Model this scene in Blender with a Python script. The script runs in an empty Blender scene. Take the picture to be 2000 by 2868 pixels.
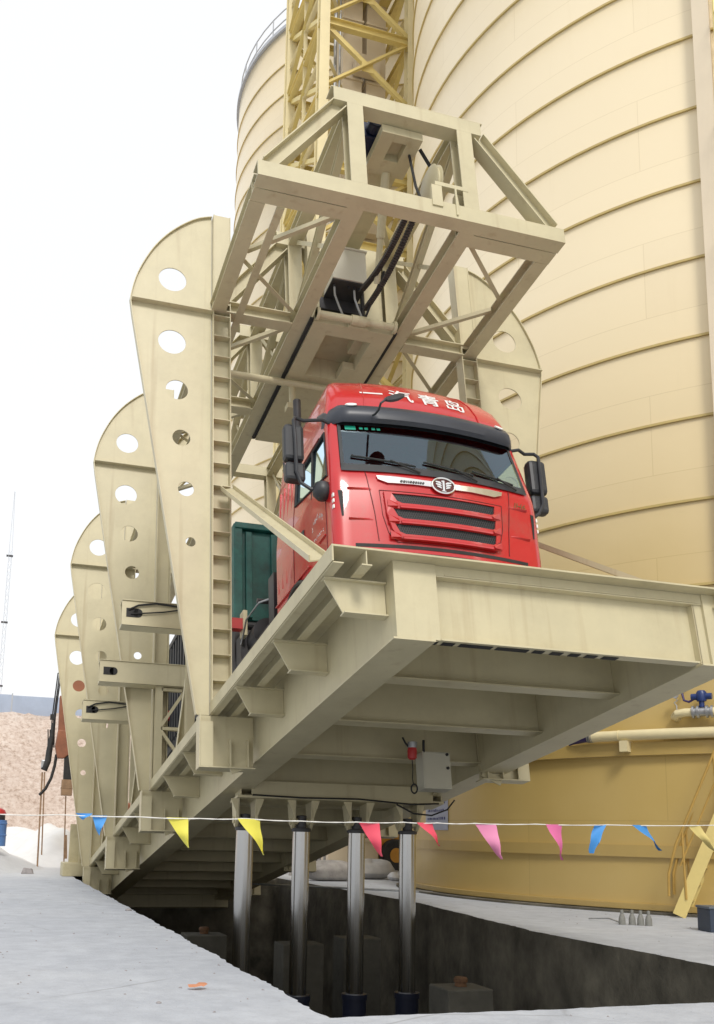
import bpy, bmesh, math, random
from mathutils import Vector, Matrix
random.seed(7)
R = math.radians
SC = bpy.context.scene
COL = SC.collection

# ------------------------------------------------------------------ camera
TH = 0.16883                      # tilt of the lifted platform (radians)
HP = 3.45                         # height of its front edge above the ground
cam_d = bpy.data.cameras.new("camera")
cam = bpy.data.objects.new("camera", cam_d)
COL.objects.link(cam)
yaw, pit, rol = 0.3037, 0.1847, 0.0235
fw = Vector((math.sin(yaw) * math.cos(pit), math.cos(yaw) * math.cos(pit), math.sin(pit)))
rt = Vector((math.cos(yaw), -math.sin(yaw), 0))
up = rt.cross(fw)
rt2 = rt * math.cos(rol) + up * math.sin(rol)
up2 = -rt * math.sin(rol) + up * math.cos(rol)
mw = Matrix((rt2, up2, -fw)).transposed().to_4x4()
mw.translation = Vector((-2.476, -7.271, 1.146))
cam.matrix_world = mw
cam_d.sensor_fit = 'AUTO'
cam_d.sensor_width = 36
cam_d.lens = 36 * 2787.08 / 2868
cam_d.shift_x = (1000 - 856.16) / 2868
cam_d.shift_y = (1819.58 - 1434) / 2868
cam_d.clip_start = 0.05
cam_d.clip_end = 2000
SC.camera = cam

# ------------------------------------------------------------------ sky, sun, exposure
SUN_EL, SUN_AZ = R(46), R(186)    # azimuth clockwise from +Y
W = bpy.data.worlds.new("World")
SC.world = W
W.use_nodes = True
nt = W.node_tree
nt.nodes.clear()
out = nt.nodes.new('ShaderNodeOutputWorld')
sky = nt.nodes.new('ShaderNodeTexSky')
sky.sky_type = 'NISHITA'
sky.sun_disc = False
sky.sun_elevation = SUN_EL
sky.sun_rotation = SUN_AZ
sky.air_density = 1.5
sky.dust_density = 4.0
bg1 = nt.nodes.new('ShaderNodeBackground')
bg1.inputs['Strength'].default_value = 0.10
nt.links.new(sky.outputs[0], bg1.inputs['Color'])
bg2 = nt.nodes.new('ShaderNodeBackground')       # the closed cloud layer
bg2.inputs['Strength'].default_value = 0.92
tc = nt.nodes.new('ShaderNodeTexCoord')
nz = nt.nodes.new('ShaderNodeTexNoise')
nz.inputs['Scale'].default_value = 2.2
nz.inputs['Detail'].default_value = 5
rp = nt.nodes.new('ShaderNodeValToRGB')
rp.color_ramp.elements[0].color = (0.965, 0.975, 1.0, 1)
rp.color_ramp.elements[1].color = (1.0, 1.0, 1.0, 1)
nt.links.new(tc.outputs['Generated'], nz.inputs['Vector'])
nt.links.new(nz.outputs['Fac'], rp.inputs['Fac'])
nt.links.new(rp.outputs['Color'], bg2.inputs['Color'])
mxs = nt.nodes.new('ShaderNodeMixShader')
mxs.inputs['Fac'].default_value = 0.86
nt.links.new(bg1.outputs[0], mxs.inputs[1])
nt.links.new(bg2.outputs[0], mxs.inputs[2])
nt.links.new(mxs.outputs[0], out.inputs['Surface'])
sd = bpy.data.lights.new("sun", 'SUN')
sd.energy = 1.5
sd.angle = R(14)
sd.color = (1.0, 0.96, 0.9)
sun = bpy.data.objects.new("sun", sd)
COL.objects.link(sun)
sdir = Vector((math.sin(SUN_AZ) * math.cos(SUN_EL), math.cos(SUN_AZ) * math.cos(SUN_EL), math.sin(SUN_EL)))
sun.rotation_euler = sdir.to_track_quat('Z', 'Y').to_euler()
sun.location = (-10, -15, 30)
SC.view_settings.view_transform = 'Standard'
SC.view_settings.look = 'None'
SC.view_settings.exposure = 0.32
SC.view_settings.gamma = 1.0
SC.view_settings.use_curve_mapping = False
SC.cycles.max_bounces = 8
SC.cycles.diffuse_bounces = 4
SC.cycles.transparent_max_bounces = 8

# ------------------------------------------------------------------ materials
MATS = {}


def mat(name, col, rough=0.5, metal=0.0, var=0.10, nscale=3.0, bump=0.0, bscale=40.0, spec=0.5,
        dirt=None, dirt_amt=0.0, dirt_scale=1.2, coat=0.0, stretch=(1, 1, 1), specks=0.0, streak=0.0):
    m = bpy.data.materials.new(name)
    m.use_nodes = True
    t = m.node_tree
    b = t.nodes['Principled BSDF']
    b.inputs['Roughness'].default_value = rough
    b.inputs['Metallic'].default_value = metal
    b.inputs['Specular IOR Level'].default_value = spec
    b.inputs['Coat Weight'].default_value = coat
    b.inputs['Coat Roughness'].default_value = 0.05
    co = t.nodes.new('ShaderNodeTexCoord')
    mp = t.nodes.new('ShaderNodeMapping')
    mp.inputs['Scale'].default_value = stretch
    t.links.new(co.outputs['Object'], mp.inputs['Vector'])
    n1 = t.nodes.new('ShaderNodeTexNoise')
    n1.inputs['Scale'].default_value = nscale
    n1.inputs['Detail'].default_value = 6
    n1.inputs['Roughness'].default_value = 0.6
    t.links.new(mp.outputs[0], n1.inputs['Vector'])
    r1 = t.nodes.new('ShaderNodeValToRGB')
    r1.color_ramp.elements[0].position = 0.3
    r1.color_ramp.elements[1].position = 0.7
    lo = [max(0, c * (1 - var)) for c in col]
    hi = [min(1, c * (1 + var)) for c in col]
    r1.color_ramp.elements[0].color = (*lo, 1)
    r1.color_ramp.elements[1].color = (*hi, 1)
    t.links.new(n1.outputs['Fac'], r1.inputs['Fac'])
    last = r1.outputs['Color']
    if dirt is not None:
        n2 = t.nodes.new('ShaderNodeTexNoise')
        n2.inputs['Scale'].default_value = dirt_scale
        n2.inputs['Detail'].default_value = 8
        n2.inputs['Roughness'].default_value = 0.7
        t.links.new(mp.outputs[0], n2.inputs['Vector'])
        r2 = t.nodes.new('ShaderNodeValToRGB')
        r2.color_ramp.elements[0].position = 0.5
        r2.color_ramp.elements[1].position = 0.78
        r2.color_ramp.elements[0].color = (0, 0, 0, 1)
        r2.color_ramp.elements[1].color = (dirt_amt,) * 3 + (1,)
        t.links.new(n2.outputs['Fac'], r2.inputs['Fac'])
        mx = t.nodes.new('ShaderNodeMixRGB')
        mx.inputs['Color2'].default_value = (*dirt, 1)
        t.links.new(r2.outputs['Color'], mx.inputs['Fac'])
        t.links.new(last, mx.inputs['Color1'])
        last = mx.outputs['Color']
    if streak:
        ms = t.nodes.new('ShaderNodeMapping')
        ms.inputs['Scale'].default_value = (7, 7, 0.35)
        t.links.new(co.outputs['Object'], ms.inputs['Vector'])
        n6 = t.nodes.new('ShaderNodeTexNoise')
        n6.inputs['Scale'].default_value = 1.0
        n6.inputs['Detail'].default_value = 5
        t.links.new(ms.outputs[0], n6.inputs['Vector'])
        r6 = t.nodes.new('ShaderNodeValToRGB')
        r6.color_ramp.elements[0].position = 0.58
        r6.color_ramp.elements[1].position = 0.80
        r6.color_ramp.elements[0].color = (0, 0, 0, 1)
        r6.color_ramp.elements[1].color = (streak,) * 3 + (1,)
        t.links.new(n6.outputs['Fac'], r6.inputs['Fac'])
        mx6 = t.nodes.new('ShaderNodeMixRGB')
        mx6.inputs['Color2'].default_value = (0.30, 0.21, 0.10, 1)
        t.links.new(r6.outputs['Color'], mx6.inputs['Fac'])
        t.links.new(last, mx6.inputs['Color1'])
        last = mx6.outputs['Color']
    if specks:
        n4 = t.nodes.new('ShaderNodeTexNoise')
        n4.inputs['Scale'].default_value = 26
        n4.inputs['Detail'].default_value = 3
        t.links.new(mp.outputs[0], n4.inputs['Vector'])
        n5 = t.nodes.new('ShaderNodeTexNoise')
        n5.inputs['Scale'].default_value = 0.9
        t.links.new(mp.outputs[0], n5.inputs['Vector'])
        ad = t.nodes.new('ShaderNodeMath')
        ad.operation = 'MULTIPLY'
        t.links.new(n4.outputs['Fac'], ad.inputs[0])
        t.links.new(n5.outputs['Fac'], ad.inputs[1])
        r4 = t.nodes.new('ShaderNodeValToRGB')
        r4.color_ramp.elements[0].position = 0.445
        r4.color_ramp.elements[1].position = 0.47
        r4.color_ramp.elements[0].color = (0, 0, 0, 1)
        r4.color_ramp.elements[1].color = (specks,) * 3 + (1,)
        t.links.new(ad.outputs[0], r4.inputs['Fac'])
        mx4 = t.nodes.new('ShaderNodeMixRGB')
        mx4.inputs['Color2'].default_value = (0.17, 0.09, 0.04, 1)
        t.links.new(r4.outputs['Color'], mx4.inputs['Fac'])
        t.links.new(last, mx4.inputs['Color1'])
        last = mx4.outputs['Color']
    t.links.new(last, b.inputs['Base Color'])
    if bump > 0:
        n3 = t.nodes.new('ShaderNodeTexNoise')
        n3.inputs['Scale'].default_value = bscale
        n3.inputs['Detail'].default_value = 6
        t.links.new(mp.outputs[0], n3.inputs['Vector'])
        bp = t.nodes.new('ShaderNodeBump')
        bp.inputs['Strength'].default_value = bump
        bp.inputs['Distance'].default_value = 0.02
        t.links.new(n3.outputs['Fac'], bp.inputs['Height'])
        t.links.new(bp.outputs[0], b.inputs['Normal'])
    MATS[name] = m
    return m


CREAM = mat('cream_paint', (0.555, 0.50, 0.325), 0.42, var=0.06, nscale=2.2, bump=0.05, bscale=18,
            dirt=(0.34, 0.285, 0.165), dirt_amt=0.3, dirt_scale=1.6, streak=0.45)
CREAMD = mat('cream_paint_dusty', (0.525, 0.47, 0.30), 0.55, var=0.08, nscale=2.5, bump=0.05, bscale=18,
             dirt=(0.24, 0.20, 0.12), dirt_amt=0.5, dirt_scale=1.9, specks=0.3)
YEL = mat('yellow_paint', (0.72, 0.58, 0.22), 0.45, var=0.07, nscale=1.5, dirt=(0.35, 0.24, 0.08), dirt_amt=0.4)
YELW = mat('pale_yellow_paint', (0.76, 0.665, 0.40), 0.45, var=0.06, nscale=1.5)
LEG = mat('cream_trunking', (0.66, 0.565, 0.42), 0.5, var=0.06, nscale=0.8)
RED = mat('red_lacquer', (0.50, 0.014, 0.017), 0.25, var=0.05, nscale=2, coat=0.55, dirt=(0.26, 0.12, 0.09), dirt_amt=0.5,
          dirt_scale=1.7)
REDD = mat('red_seam', (0.12, 0.008, 0.008), 0.6)
BLK = mat('black_plastic', (0.022, 0.024, 0.028), 0.45, var=0.2, nscale=6, dirt=(0.09, 0.09, 0.10), dirt_amt=0.4)
RUB = mat('black_rubber', (0.018, 0.018, 0.018), 0.7, var=0.2, nscale=8, dirt=(0.1, 0.09, 0.08), dirt_amt=0.4)
MESHB = mat('grille_mesh', (0.012, 0.013, 0.015), 0.5)
CHROME = mat('chrome', (0.80, 0.80, 0.78), 0.12, metal=1.0, var=0.04)
STEEL = mat('dark_steel', (0.05, 0.05, 0.055), 0.5, metal=0.3, var=0.25, nscale=5, dirt=(0.12, 0.09, 0.06), dirt_amt=0.5)
ROD = mat('cylinder_chrome', (0.46, 0.46, 0.45), 0.2, metal=1.0, var=0.05, nscale=6, stretch=(1, 1, 0.1),
          dirt=(0.35, 0.33, 0.3), dirt_amt=0.5)
NAVY = mat('navy_barrel', (0.012, 0.016, 0.035), 0.4)
WHT = mat('white_paint', (0.78, 0.78, 0.76), 0.5, var=0.04)
GREEN = mat('green_steel', (0.014, 0.11, 0.095), 0.45, var=0.3, nscale=4, dirt=(0.012, 0.02, 0.018), dirt_amt=0.9, dirt_scale=2.2)
GREY = mat('grey_steel_side', (0.055, 0.06, 0.07), 0.5, var=0.25, nscale=4, dirt=(0.13, 0.12, 0.1), dirt_amt=0.5)
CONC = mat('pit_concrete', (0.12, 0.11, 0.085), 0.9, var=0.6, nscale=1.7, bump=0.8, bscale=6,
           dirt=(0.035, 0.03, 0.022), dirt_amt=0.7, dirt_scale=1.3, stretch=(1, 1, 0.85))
PEDM = mat('pedestal_concrete', (0.085, 0.082, 0.068), 0.9, var=0.2, nscale=4, bump=0.3, bscale=15)
RUST = mat('rusty_steel', (0.13, 0.065, 0.03), 0.8, var=0.3, nscale=12)
ORANGE = mat('orange_machine_paint', (0.27, 0.10, 0.05), 0.55, var=0.25, nscale=3, dirt=(0.1, 0.05, 0.03), dirt_amt=0.6)
LOADER = mat('loader_paint', (0.62, 0.30, 0.04), 0.5, var=0.1)
BLUE = mat('blue_paint', (0.10, 0.22, 0.50), 0.45, var=0.12)
BLUED = mat('blue_actuator', (0.02, 0.045, 0.17), 0.35)
PURP = mat('purple_hose', (0.035, 0.02, 0.11), 0.4)
SILV = mat('galvanised_steel', (0.42, 0.43, 0.44), 0.4, metal=0.7, var=0.15, nscale=12)
REDP = mat('red_plastic', (0.45, 0.03, 0.03), 0.4)
ROPE = mat('white_rope', (0.75, 0.74, 0.7), 0.8)
SACK = mat('woven_sack', (0.33, 0.31, 0.29), 0.9, var=0.2, nscale=5, bump=0.4, bscale=20)
WOOD = mat('bare_timber', (0.30, 0.19, 0.11), 0.8, var=0.25, nscale=8)
PAPER = mat('notice_sheet', (0.46, 0.49, 0.62), 0.6, var=0.04)
INK = mat('notice_ink', (0.07, 0.08, 0.22), 0.7)
SEAT = mat('seat_cloth', (0.035, 0.033, 0.03), 0.85, var=0.2)
CURT = mat('cab_curtain', (0.10, 0.075, 0.045), 0.9, var=0.4, nscale=5, stretch=(3, 1, 0.3))
BRICK = mat('broken_block', (0.30, 0.28, 0.28), 0.9, var=0.2, nscale=10)
LEAF = mat('orange_scrap', (0.55, 0.24, 0.13), 0.8, var=0.2)
DUST = mat('white_dust', (0.74, 0.74, 0.73), 0.95, var=0.05, nscale=2, bump=0.3, bscale=4)
MAST = mat('far_mast_steel', (0.42, 0.44, 0.47), 0.6)
FENCEM = mat('blue_sheet', (0.36, 0.42, 0.53), 0.6, var=0.08, nscale=1.0)
FLAGM = {}
for nme, c in (('yellow', (0.72, 0.66, 0.09)), ('red', (0.75, 0.08, 0.13)), ('pink', (0.72, 0.16, 0.36)), ('lightpink', (0.75, 0.26, 0.44)),
               ('blue', (0.06, 0.28, 0.66)), ('paleyellow', (0.74, 0.60, 0.22))):
    FLAGM[nme] = mat(nme + '_flag', c, 0.6, var=0.06)

# glass with the room behind it visible
GLASS = bpy.data.materials.new('cab_glass')
GLASS.use_nodes = True
t = GLASS.node_tree
t.nodes.clear()
o_ = t.nodes.new('ShaderNodeOutputMaterial')
tr = t.nodes.new('ShaderNodeBsdfTransparent')
tr.inputs['Color'].default_value = (0.70, 0.80, 0.72, 1)
gl = t.nodes.new('ShaderNodeBsdfGlossy')
gl.inputs['Color'].default_value = (0.68, 0.88, 1.0, 1)
gl.inputs['Roughness'].default_value = 0.02
fr = t.nodes.new('ShaderNodeFresnel')
fr.inputs['IOR'].default_value = 2.15
mx = t.nodes.new('ShaderNodeMixShader')
t.links.new(fr.outputs[0], mx.inputs['Fac'])
t.links.new(tr.outputs[0], mx.inputs[1])
t.links.new(gl.outputs[0], mx.inputs[2])
t.links.new(mx.outputs[0], o_.inputs['Surface'])


# ------------------------------------------------------------------ mesh helpers
class MB:
    def __init__(s):
        s.v = []
        s.f = []
        s.mi = []

    def add(s, vs, fs, mi=0):
        o = len(s.v)
        s.v += [tuple(x) for x in vs]
        for f in fs:
            s.f.append(tuple(i + o for i in f))
            s.mi.append(mi)
        return s

    def box(s, x0, x1, y0, y1, z0, z1, mi=0):
        return s.add([(x0, y0, z0), (x1, y0, z0), (x1, y1, z0), (x0, y1, z0), (x0, y0, z1), (x1, y0, z1), (x1, y1, z1), (x0, y1, z1)],
                     [(0, 3, 2, 1), (4, 5, 6, 7), (0, 1, 5, 4), (1, 2, 6, 5), (2, 3, 7, 6), (3, 0, 4, 7)], mi)

    def frame(s, p0, p1, upv=(0, 0, 1)):
        p0, p1 = Vector(p0), Vector(p1)
        d = (p1 - p0).normalized()
        u = Vector(upv)
        if abs(d.dot(u)) > 0.98:
            u = Vector((0, 1, 0)) if abs(d.y) < 0.9 else Vector((1, 0, 0))
        x = d.cross(u).normalized()
        y = x.cross(d).normalized()
        return p0, p1, x, y

    def ext(s, p0, p1, prof, upv=(0, 0, 1), mi=0):
        p0, p1, x, y = s.frame(p0, p1, upv)
        n = len(prof)
        vs = [p0 + x * a + y * b for a, b in prof] + [p1 + x * a + y * b for a, b in prof]
        fs = [(i, (i + 1) % n, n + (i + 1) % n, n + i) for i in range(n)]
        fs += [tuple(range(n - 1, -1, -1)), tuple(range(n, 2 * n))]
        return s.add(vs, fs, mi)

    def bar(s, p0, p1, w, h, upv=(0, 0, 1), mi=0):
        return s.ext(p0, p1, [(-w / 2, -h / 2), (w / 2, -h / 2), (w / 2, h / 2), (-w / 2, h / 2)], upv, mi)

    def ibeam(s, p0, p1, h, w, t=0.014, tw=0.010, upv=(0, 0, 1), mi=0):
        a, b, c = w / 2, h / 2, tw / 2
        return s.ext(p0, p1, [(-a, -b), (a, -b), (a, -b + t), (c, -b + t), (c, b - t), (a, b - t), (a, b), (-a, b), (-a, b - t), (-c, b - t),
                              (-c, -b + t), (-a, -b + t)], upv, mi)

    def chan(s, p0, p1, h, w, t=0.012, upv=(0, 0, 1), mi=0):
        b = h / 2
        return s.ext(p0, p1, [(0, -b), (w, -b), (w, -b + t), (t, -b + t), (t, b - t), (w, b - t), (w, b), (0, b)], upv, mi)

    def angle(s, p0, p1, w, t=0.008, upv=(0, 0, 1), mi=0):
        return s.ext(p0, p1, [(0, 0), (w, 0), (w, t), (t, t), (t, w), (0, w)], upv, mi)

    def cyl(s, p0, p1, r0, r1=None, n=20, cap=True, mi=0):
        r1 = r0 if r1 is None else r1
        p0, p1, x, y = s.frame(p0, p1)
        vs = []
        for p, r in ((p0, r0), (p1, r1)):
            vs += [p + x * (r * math.cos(2 * math.pi * i / n)) + y * (r * math.sin(2 * math.pi * i / n)) for i in range(n)]
        fs = [(i, (i + 1) % n, n + (i + 1) % n, n + i) for i in range(n)]
        if cap:
            fs += [tuple(range(n - 1, -1, -1)), tuple(range(n, 2 * n))]
        return s.add(vs, fs, mi)

    def tube(s, pts, r, n=8, mi=0, closed=False):
        pts = [Vector(p) for p in pts]
        m = len(pts)
        vs = []
        px = None
        for i, p in enumerate(pts):
            a = pts[i - 1] if i > 0 or closed else pts[0]
            b = pts[(i + 1) % m] if i < m - 1 or closed else pts[-1]
            d = (b - a).normalized()
            if px is None:
                u = Vector((0, 0, 1)) if abs(d.z) < 0.9 else Vector((1, 0, 0))
                x = d.cross(u).normalized()
            else:
                x = (px - d * px.dot(d)).normalized()
            px = x
            y = d.cross(x)
            rr = r[i] if isinstance(r, (list, tuple)) else r
            vs += [p + x * (rr * math.cos(2 * math.pi * k / n)) + y * (rr * math.sin(2 * math.pi * k / n)) for k in range(n)]
        fs = []
        for i in range(m if closed else m - 1):
            j = (i + 1) % m
            for k in range(n):
                fs.append((i * n + k, i * n + (k + 1) % n, j * n + (k + 1) % n, j * n + k))
        if not closed:
            fs += [tuple(range(n - 1, -1, -1)), tuple((m - 1) * n + k for k in range(n))]
        return s.add(vs, fs, mi)

    def lathe(s, prof, c=(0, 0, 0), n=24, mi=0, axis='z'):
        vs = []
        for r, z in prof:
            for i in range(n):
                a = 2 * math.pi * i / n
                q = (r * math.cos(a), r * math.sin(a), z)
                if axis == 'x':
                    q = (q[2], q[0], q[1])
                if axis == 'y':
                    q = (q[0], q[2], q[1])
                vs.append((c[0] + q[0], c[1] + q[1], c[2] + q[2]))
        m = len(prof)
        fs = [(i * n + k, i * n + (k + 1) % n, (i + 1) * n + (k + 1) % n, (i + 1) * n + k) for i in range(m - 1) for k in range(n)]
        return s.add(vs, fs, mi)

    def build(s, name, m, parent=None, smooth=False, bevel=0, loc=None, rot=None):
        me = bpy.data.meshes.new(name)
        me.from_pydata(s.v, [], s.f)
        for x in (m if isinstance(m, (list, tuple)) else [m]):
            me.materials.append(x)
        if isinstance(m, (list, tuple)):
            for p, i in zip(me.polygons, s.mi):
                p.material_index = i
        bm = bmesh.new()
        bm.from_mesh(me)
        bmesh.ops.recalc_face_normals(bm, faces=bm.faces)
        bm.to_mesh(me)
        bm.free()
        o = bpy.data.objects.new(name, me)
        COL.objects.link(o)
        if smooth:
            for p in me.polygons:
                p.use_smooth = True
            try:
                me.set_sharp_from_angle(angle=R(38))
            except Exception:
                pass
        if bevel:
            bv = o.modifiers.new('bevel', 'BEVEL')
            bv.width = bevel
            bv.segments = 2
            bv.limit_method = 'ANGLE'
        if parent is not None:
            o.parent = parent
        if loc is not None:
            o.location = loc
        if rot is not None:
            o.rotation_euler = rot
        return o


def curve_mesh(polys, thick):
    """flat 2-D outline with holes -> mesh data with thickness, in the XY plane (z from -thick/2 to thick/2)"""
    c = bpy.data.curves.new('outline', 'CURVE')
    c.dimensions = '2D'
    c.fill_mode = 'BOTH'
    c.extrude = thick / 2
    for p in polys:
        sp = c.splines.new('POLY')
        sp.points.add(len(p) - 1)
        for q, pt in zip(sp.points, p):
            q.co = (pt[0], pt[1], 0, 1)
        sp.use_cyclic_u = True
    o = bpy.data.objects.new('outline', c)
    COL.objects.link(o)
    bpy.context.view_layer.update()
    me = bpy.data.meshes.new_from_object(o.evaluated_get(bpy.context.evaluated_depsgraph_get()))
    bpy.data.objects.remove(o)
    bpy.data.curves.remove(c)
    return [tuple(v.co) for v in me.vertices], [tuple(p.vertices) for p in me.polygons]


def text_mesh(body, size=1.0, bold=0.0):
    c = bpy.data.curves.new('lettering', 'FONT')
    c.body = body
    c.size = size
    c.offset = bold
    c.align_x = 'CENTER'
    c.align_y = 'CENTER'
    o = bpy.data.objects.new('lettering', c)
    COL.objects.link(o)
    bpy.context.view_layer.update()
    me = bpy.data.meshes.new_from_object(o.evaluated_get(bpy.context.evaluated_depsgraph_get()))
    bpy.data.objects.remove(o)
    bpy.data.curves.remove(c)
    return [tuple(v.co) for v in me.vertices], [tuple(p.vertices) for p in me.polygons]


def circle(cx, cy, r, n=28):
    return [(cx + r * math.cos(2 * math.pi * i / n), cy + r * math.sin(2 * math.pi * i / n)) for i in range(n)]


def tag(o, label=None, cat=None, group=None, kind=None):
    if label:
        o['label'] = label
    if cat:
        o['category'] = cat
    if group:
        o['group'] = group
    if kind:
        o['kind'] = kind
    return o


def empty(name, loc=(0, 0, 0), rot=(0, 0, 0), label=None, cat=None, group=None):
    o = bpy.data.objects.new(name, None)
    o.empty_display_size = 0.3
    COL.objects.link(o)
    o.location = loc
    o.rotation_euler = rot
    return tag(o, label, cat, group)


def kids(o):
    return [c for c in bpy.data.objects if c.parent is o]


def copy_tree(o, parent=None):
    c = o.copy()
    COL.objects.link(c)
    if parent is not None:
        c.parent = parent
    for ch in kids(o):
        copy_tree(ch, c)
    return c


def deck_pt(a, b, c):
    return Vector((a, b * math.cos(TH) + c * math.sin(TH), HP - b * math.sin(TH) + c * math.cos(TH)))


#@@SETTING
# ------------------------------------------------------------------ ground and pit
GR = bpy.data.materials.new('concrete_yard')
GR.use_nodes = True
t = GR.node_tree
b = t.nodes['Principled BSDF']
b.inputs['Roughness'].default_value = 0.9
co = t.nodes.new('ShaderNodeTexCoord')


def noise(t, sc, det=6, src=None, ro=0.6):
    n = t.nodes.new('ShaderNodeTexNoise')
    n.inputs['Scale'].default_value = sc
    n.inputs['Detail'].default_value = det
    n.inputs['Roughness'].default_value = ro
    t.links.new(src, n.inputs['Vector'])
    return n


def ramp(t, fac, stops):
    r = t.nodes.new('ShaderNodeValToRGB')
    while len(r.color_ramp.elements) < len(stops):
        r.color_ramp.elements.new(0.5)
    for e, (p, c) in zip(r.color_ramp.elements, stops):
        e.position = p
        e.color = (*c, 1)
    t.links.new(fac, r.inputs['Fac'])
    return r


def mixc(t, fac, a, b_, mode='MIX'):
    m = t.nodes.new('ShaderNodeMixRGB')
    m.blend_type = mode
    for s, v in (('Fac', fac), ('Color1', a), ('Color2', b_)):
        if isinstance(v, (int, float)):
            m.inputs[s].default_value = v
        elif isinstance(v, tuple):
            m.inputs[s].default_value = (*v, 1)
        else:
            t.links.new(v, m.inputs[s])
    return m


g0 = co.outputs['Object']
na = noise(t, 0.35, 7, g0)
ra = ramp(t, na.outputs['Fac'], [(0.3, (0.41, 0.435, 0.485)), (0.55, (0.465, 0.49, 0.535)), (0.75, (0.52, 0.54, 0.575))])
nb = noise(t, 3.5, 8, g0, 0.7)
rb = ramp(t, nb.outputs['Fac'], [(0.35, (0.86, 0.86, 0.86)), (0.65, (1.06, 1.06, 1.05))])
m1 = mixc(t, 1.0, ra.outputs['Color'], rb.outputs['Color'], 'MULTIPLY')
nc = noise(t, 45, 4, g0)
rc_ = ramp(t, nc.outputs['Fac'], [(0.25, (0.9, 0.9, 0.9)), (0.45, (1.0, 1.0, 1.0))])
m2 = mixc(t, 1.0, m1.outputs['Color'], rc_.outputs['Color'], 'MULTIPLY')
nd = noise(t, 1.1, 10, g0, 0.75)
rd = ramp(t, nd.outputs['Fac'], [(0.62, (0, 0, 0)), (0.72, (0.55, 0.55, 0.55))])
m3 = mixc(t, rd.outputs['Color'], m2.outputs['Color'], (0.28, 0.255, 0.225))
nw = noise(t, 0.8, 4, g0)
wv = mixc(t, 0.12, g0, nw.outputs['Color'])
vo = t.nodes.new('ShaderNodeTexVoronoi')
vo.feature = 'DISTANCE_TO_EDGE'
vo.inputs['Scale'].default_value = 0.42
t.links.new(wv.outputs['Color'], vo.inputs['Vector'])
rv = ramp(t, vo.outputs['Distance'], [(0.0, (0.45, 0.45, 0.45)), (0.006, (0, 0, 0))])
ng = noise(t, 0.5, 2, g0)
rg = ramp(t, ng.outputs['Fac'], [(0.5, (0, 0, 0)), (0.6, (1, 1, 1))])
cm = mixc(t, 1.0, rv.outputs['Color'], rg.outputs['Color'], 'MULTIPLY')
m3 = mixc(t, cm.outputs['Color'], m3.outputs['Color'], (0.14, 0.13, 0.12))
nh = noise(t, 28, 2, g0)
rh = ramp(t, nh.outputs['Fac'], [(0.70, (0, 0, 0)), (0.74, (0.6, 0.6, 0.6))])
m3 = mixc(t, rh.outputs['Color'], m3.outputs['Color'], (0.17, 0.16, 0.15))
# spilled white dust, thick beyond the machine
sp = t.nodes.new('ShaderNodeSeparateXYZ')
t.links.new(g0, sp.inputs[0])
mr = t.nodes.new('ShaderNodeMapRange')
mr.inputs['From Min'].default_value = 17
mr.inputs['From Max'].default_value = 27
t.links.new(sp.outputs['Y'], mr.inputs['Value'])
m4 = mixc(t, mr.outputs['Result'], m3.outputs['Color'], (0.70, 0.70, 0.69))
t.links.new(m4.outputs['Color'], b.inputs['Base Color'])
nbm = noise(t, 14, 10, g0, 0.65)
bp = t.nodes.new('ShaderNodeBump')
bp.inputs['Strength'].default_value = 0.35
bp.inputs['Distance'].default_value = 0.03
t.links.new(nbm.outputs['Fac'], bp.inputs['Height'])
t.links.new(bp.outputs[0], b.inputs['Normal'])


def ragged(pts, step=0.07, amp=0.014):
    o = []
    n = len(pts)
    for i in range(n):
        a, c = Vector(pts[i]), Vector(pts[(i + 1) % n])
        k = max(1, int((c - a).length / step))
        nn = Vector((-(c - a).y, (c - a).x)).normalized()
        for j in range(k):
            s = j / k
            q = a.lerp(c, s) + nn * (random.uniform(-amp, amp) + 0.014 * math.sin(3.1 * s * k * step + i))
            o.append((q.x, q.y))
    return o



hole = ragged([(-0.27, -0.93), (4.36, -0.78), (4.38, 4.4), (5.13, 9.9), (5.2, 19.7), (-0.27, 19.7)])
big = 260
vs, fs = curve_mesh([[(-big, -60), (big, -60), (big, 500), (-big, 500)], hole], 0)
g = MB()
g.add(vs, fs)
ground = g.build('ground', GR)
tag(ground, kind='structure')
n = len(hole)
smooth_hole = []
for k in range(n):                     # the formed wall below the broken lip is much smoother than the lip
    q = [hole[(k + d) % n] for d in range(-9, 10)]
    smooth_hole.append((sum(p[0] for p in q) / 19, sum(p[1] for p in q) / 19))
g = MB()
rows = [0.0, -0.06, -0.45, -1.1, -2.0, -3.2]
for i, z in enumerate(rows):
    g.v += [(x, y, z) for x, y in (hole if i == 0 else smooth_hole)]
for i in range(len(rows) - 1):
    for k in range(n):
        g.f.append((i * n + k, i * n + (k + 1) % n, (i + 1) * n + (k + 1) % n, (i + 1) * n + k))
        g.mi.append(0)
g.f.append(tuple((len(rows) - 1) * n + k for k in range(n)))
g.mi.append(0)
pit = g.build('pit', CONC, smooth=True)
tag(pit, kind='structure')

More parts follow.
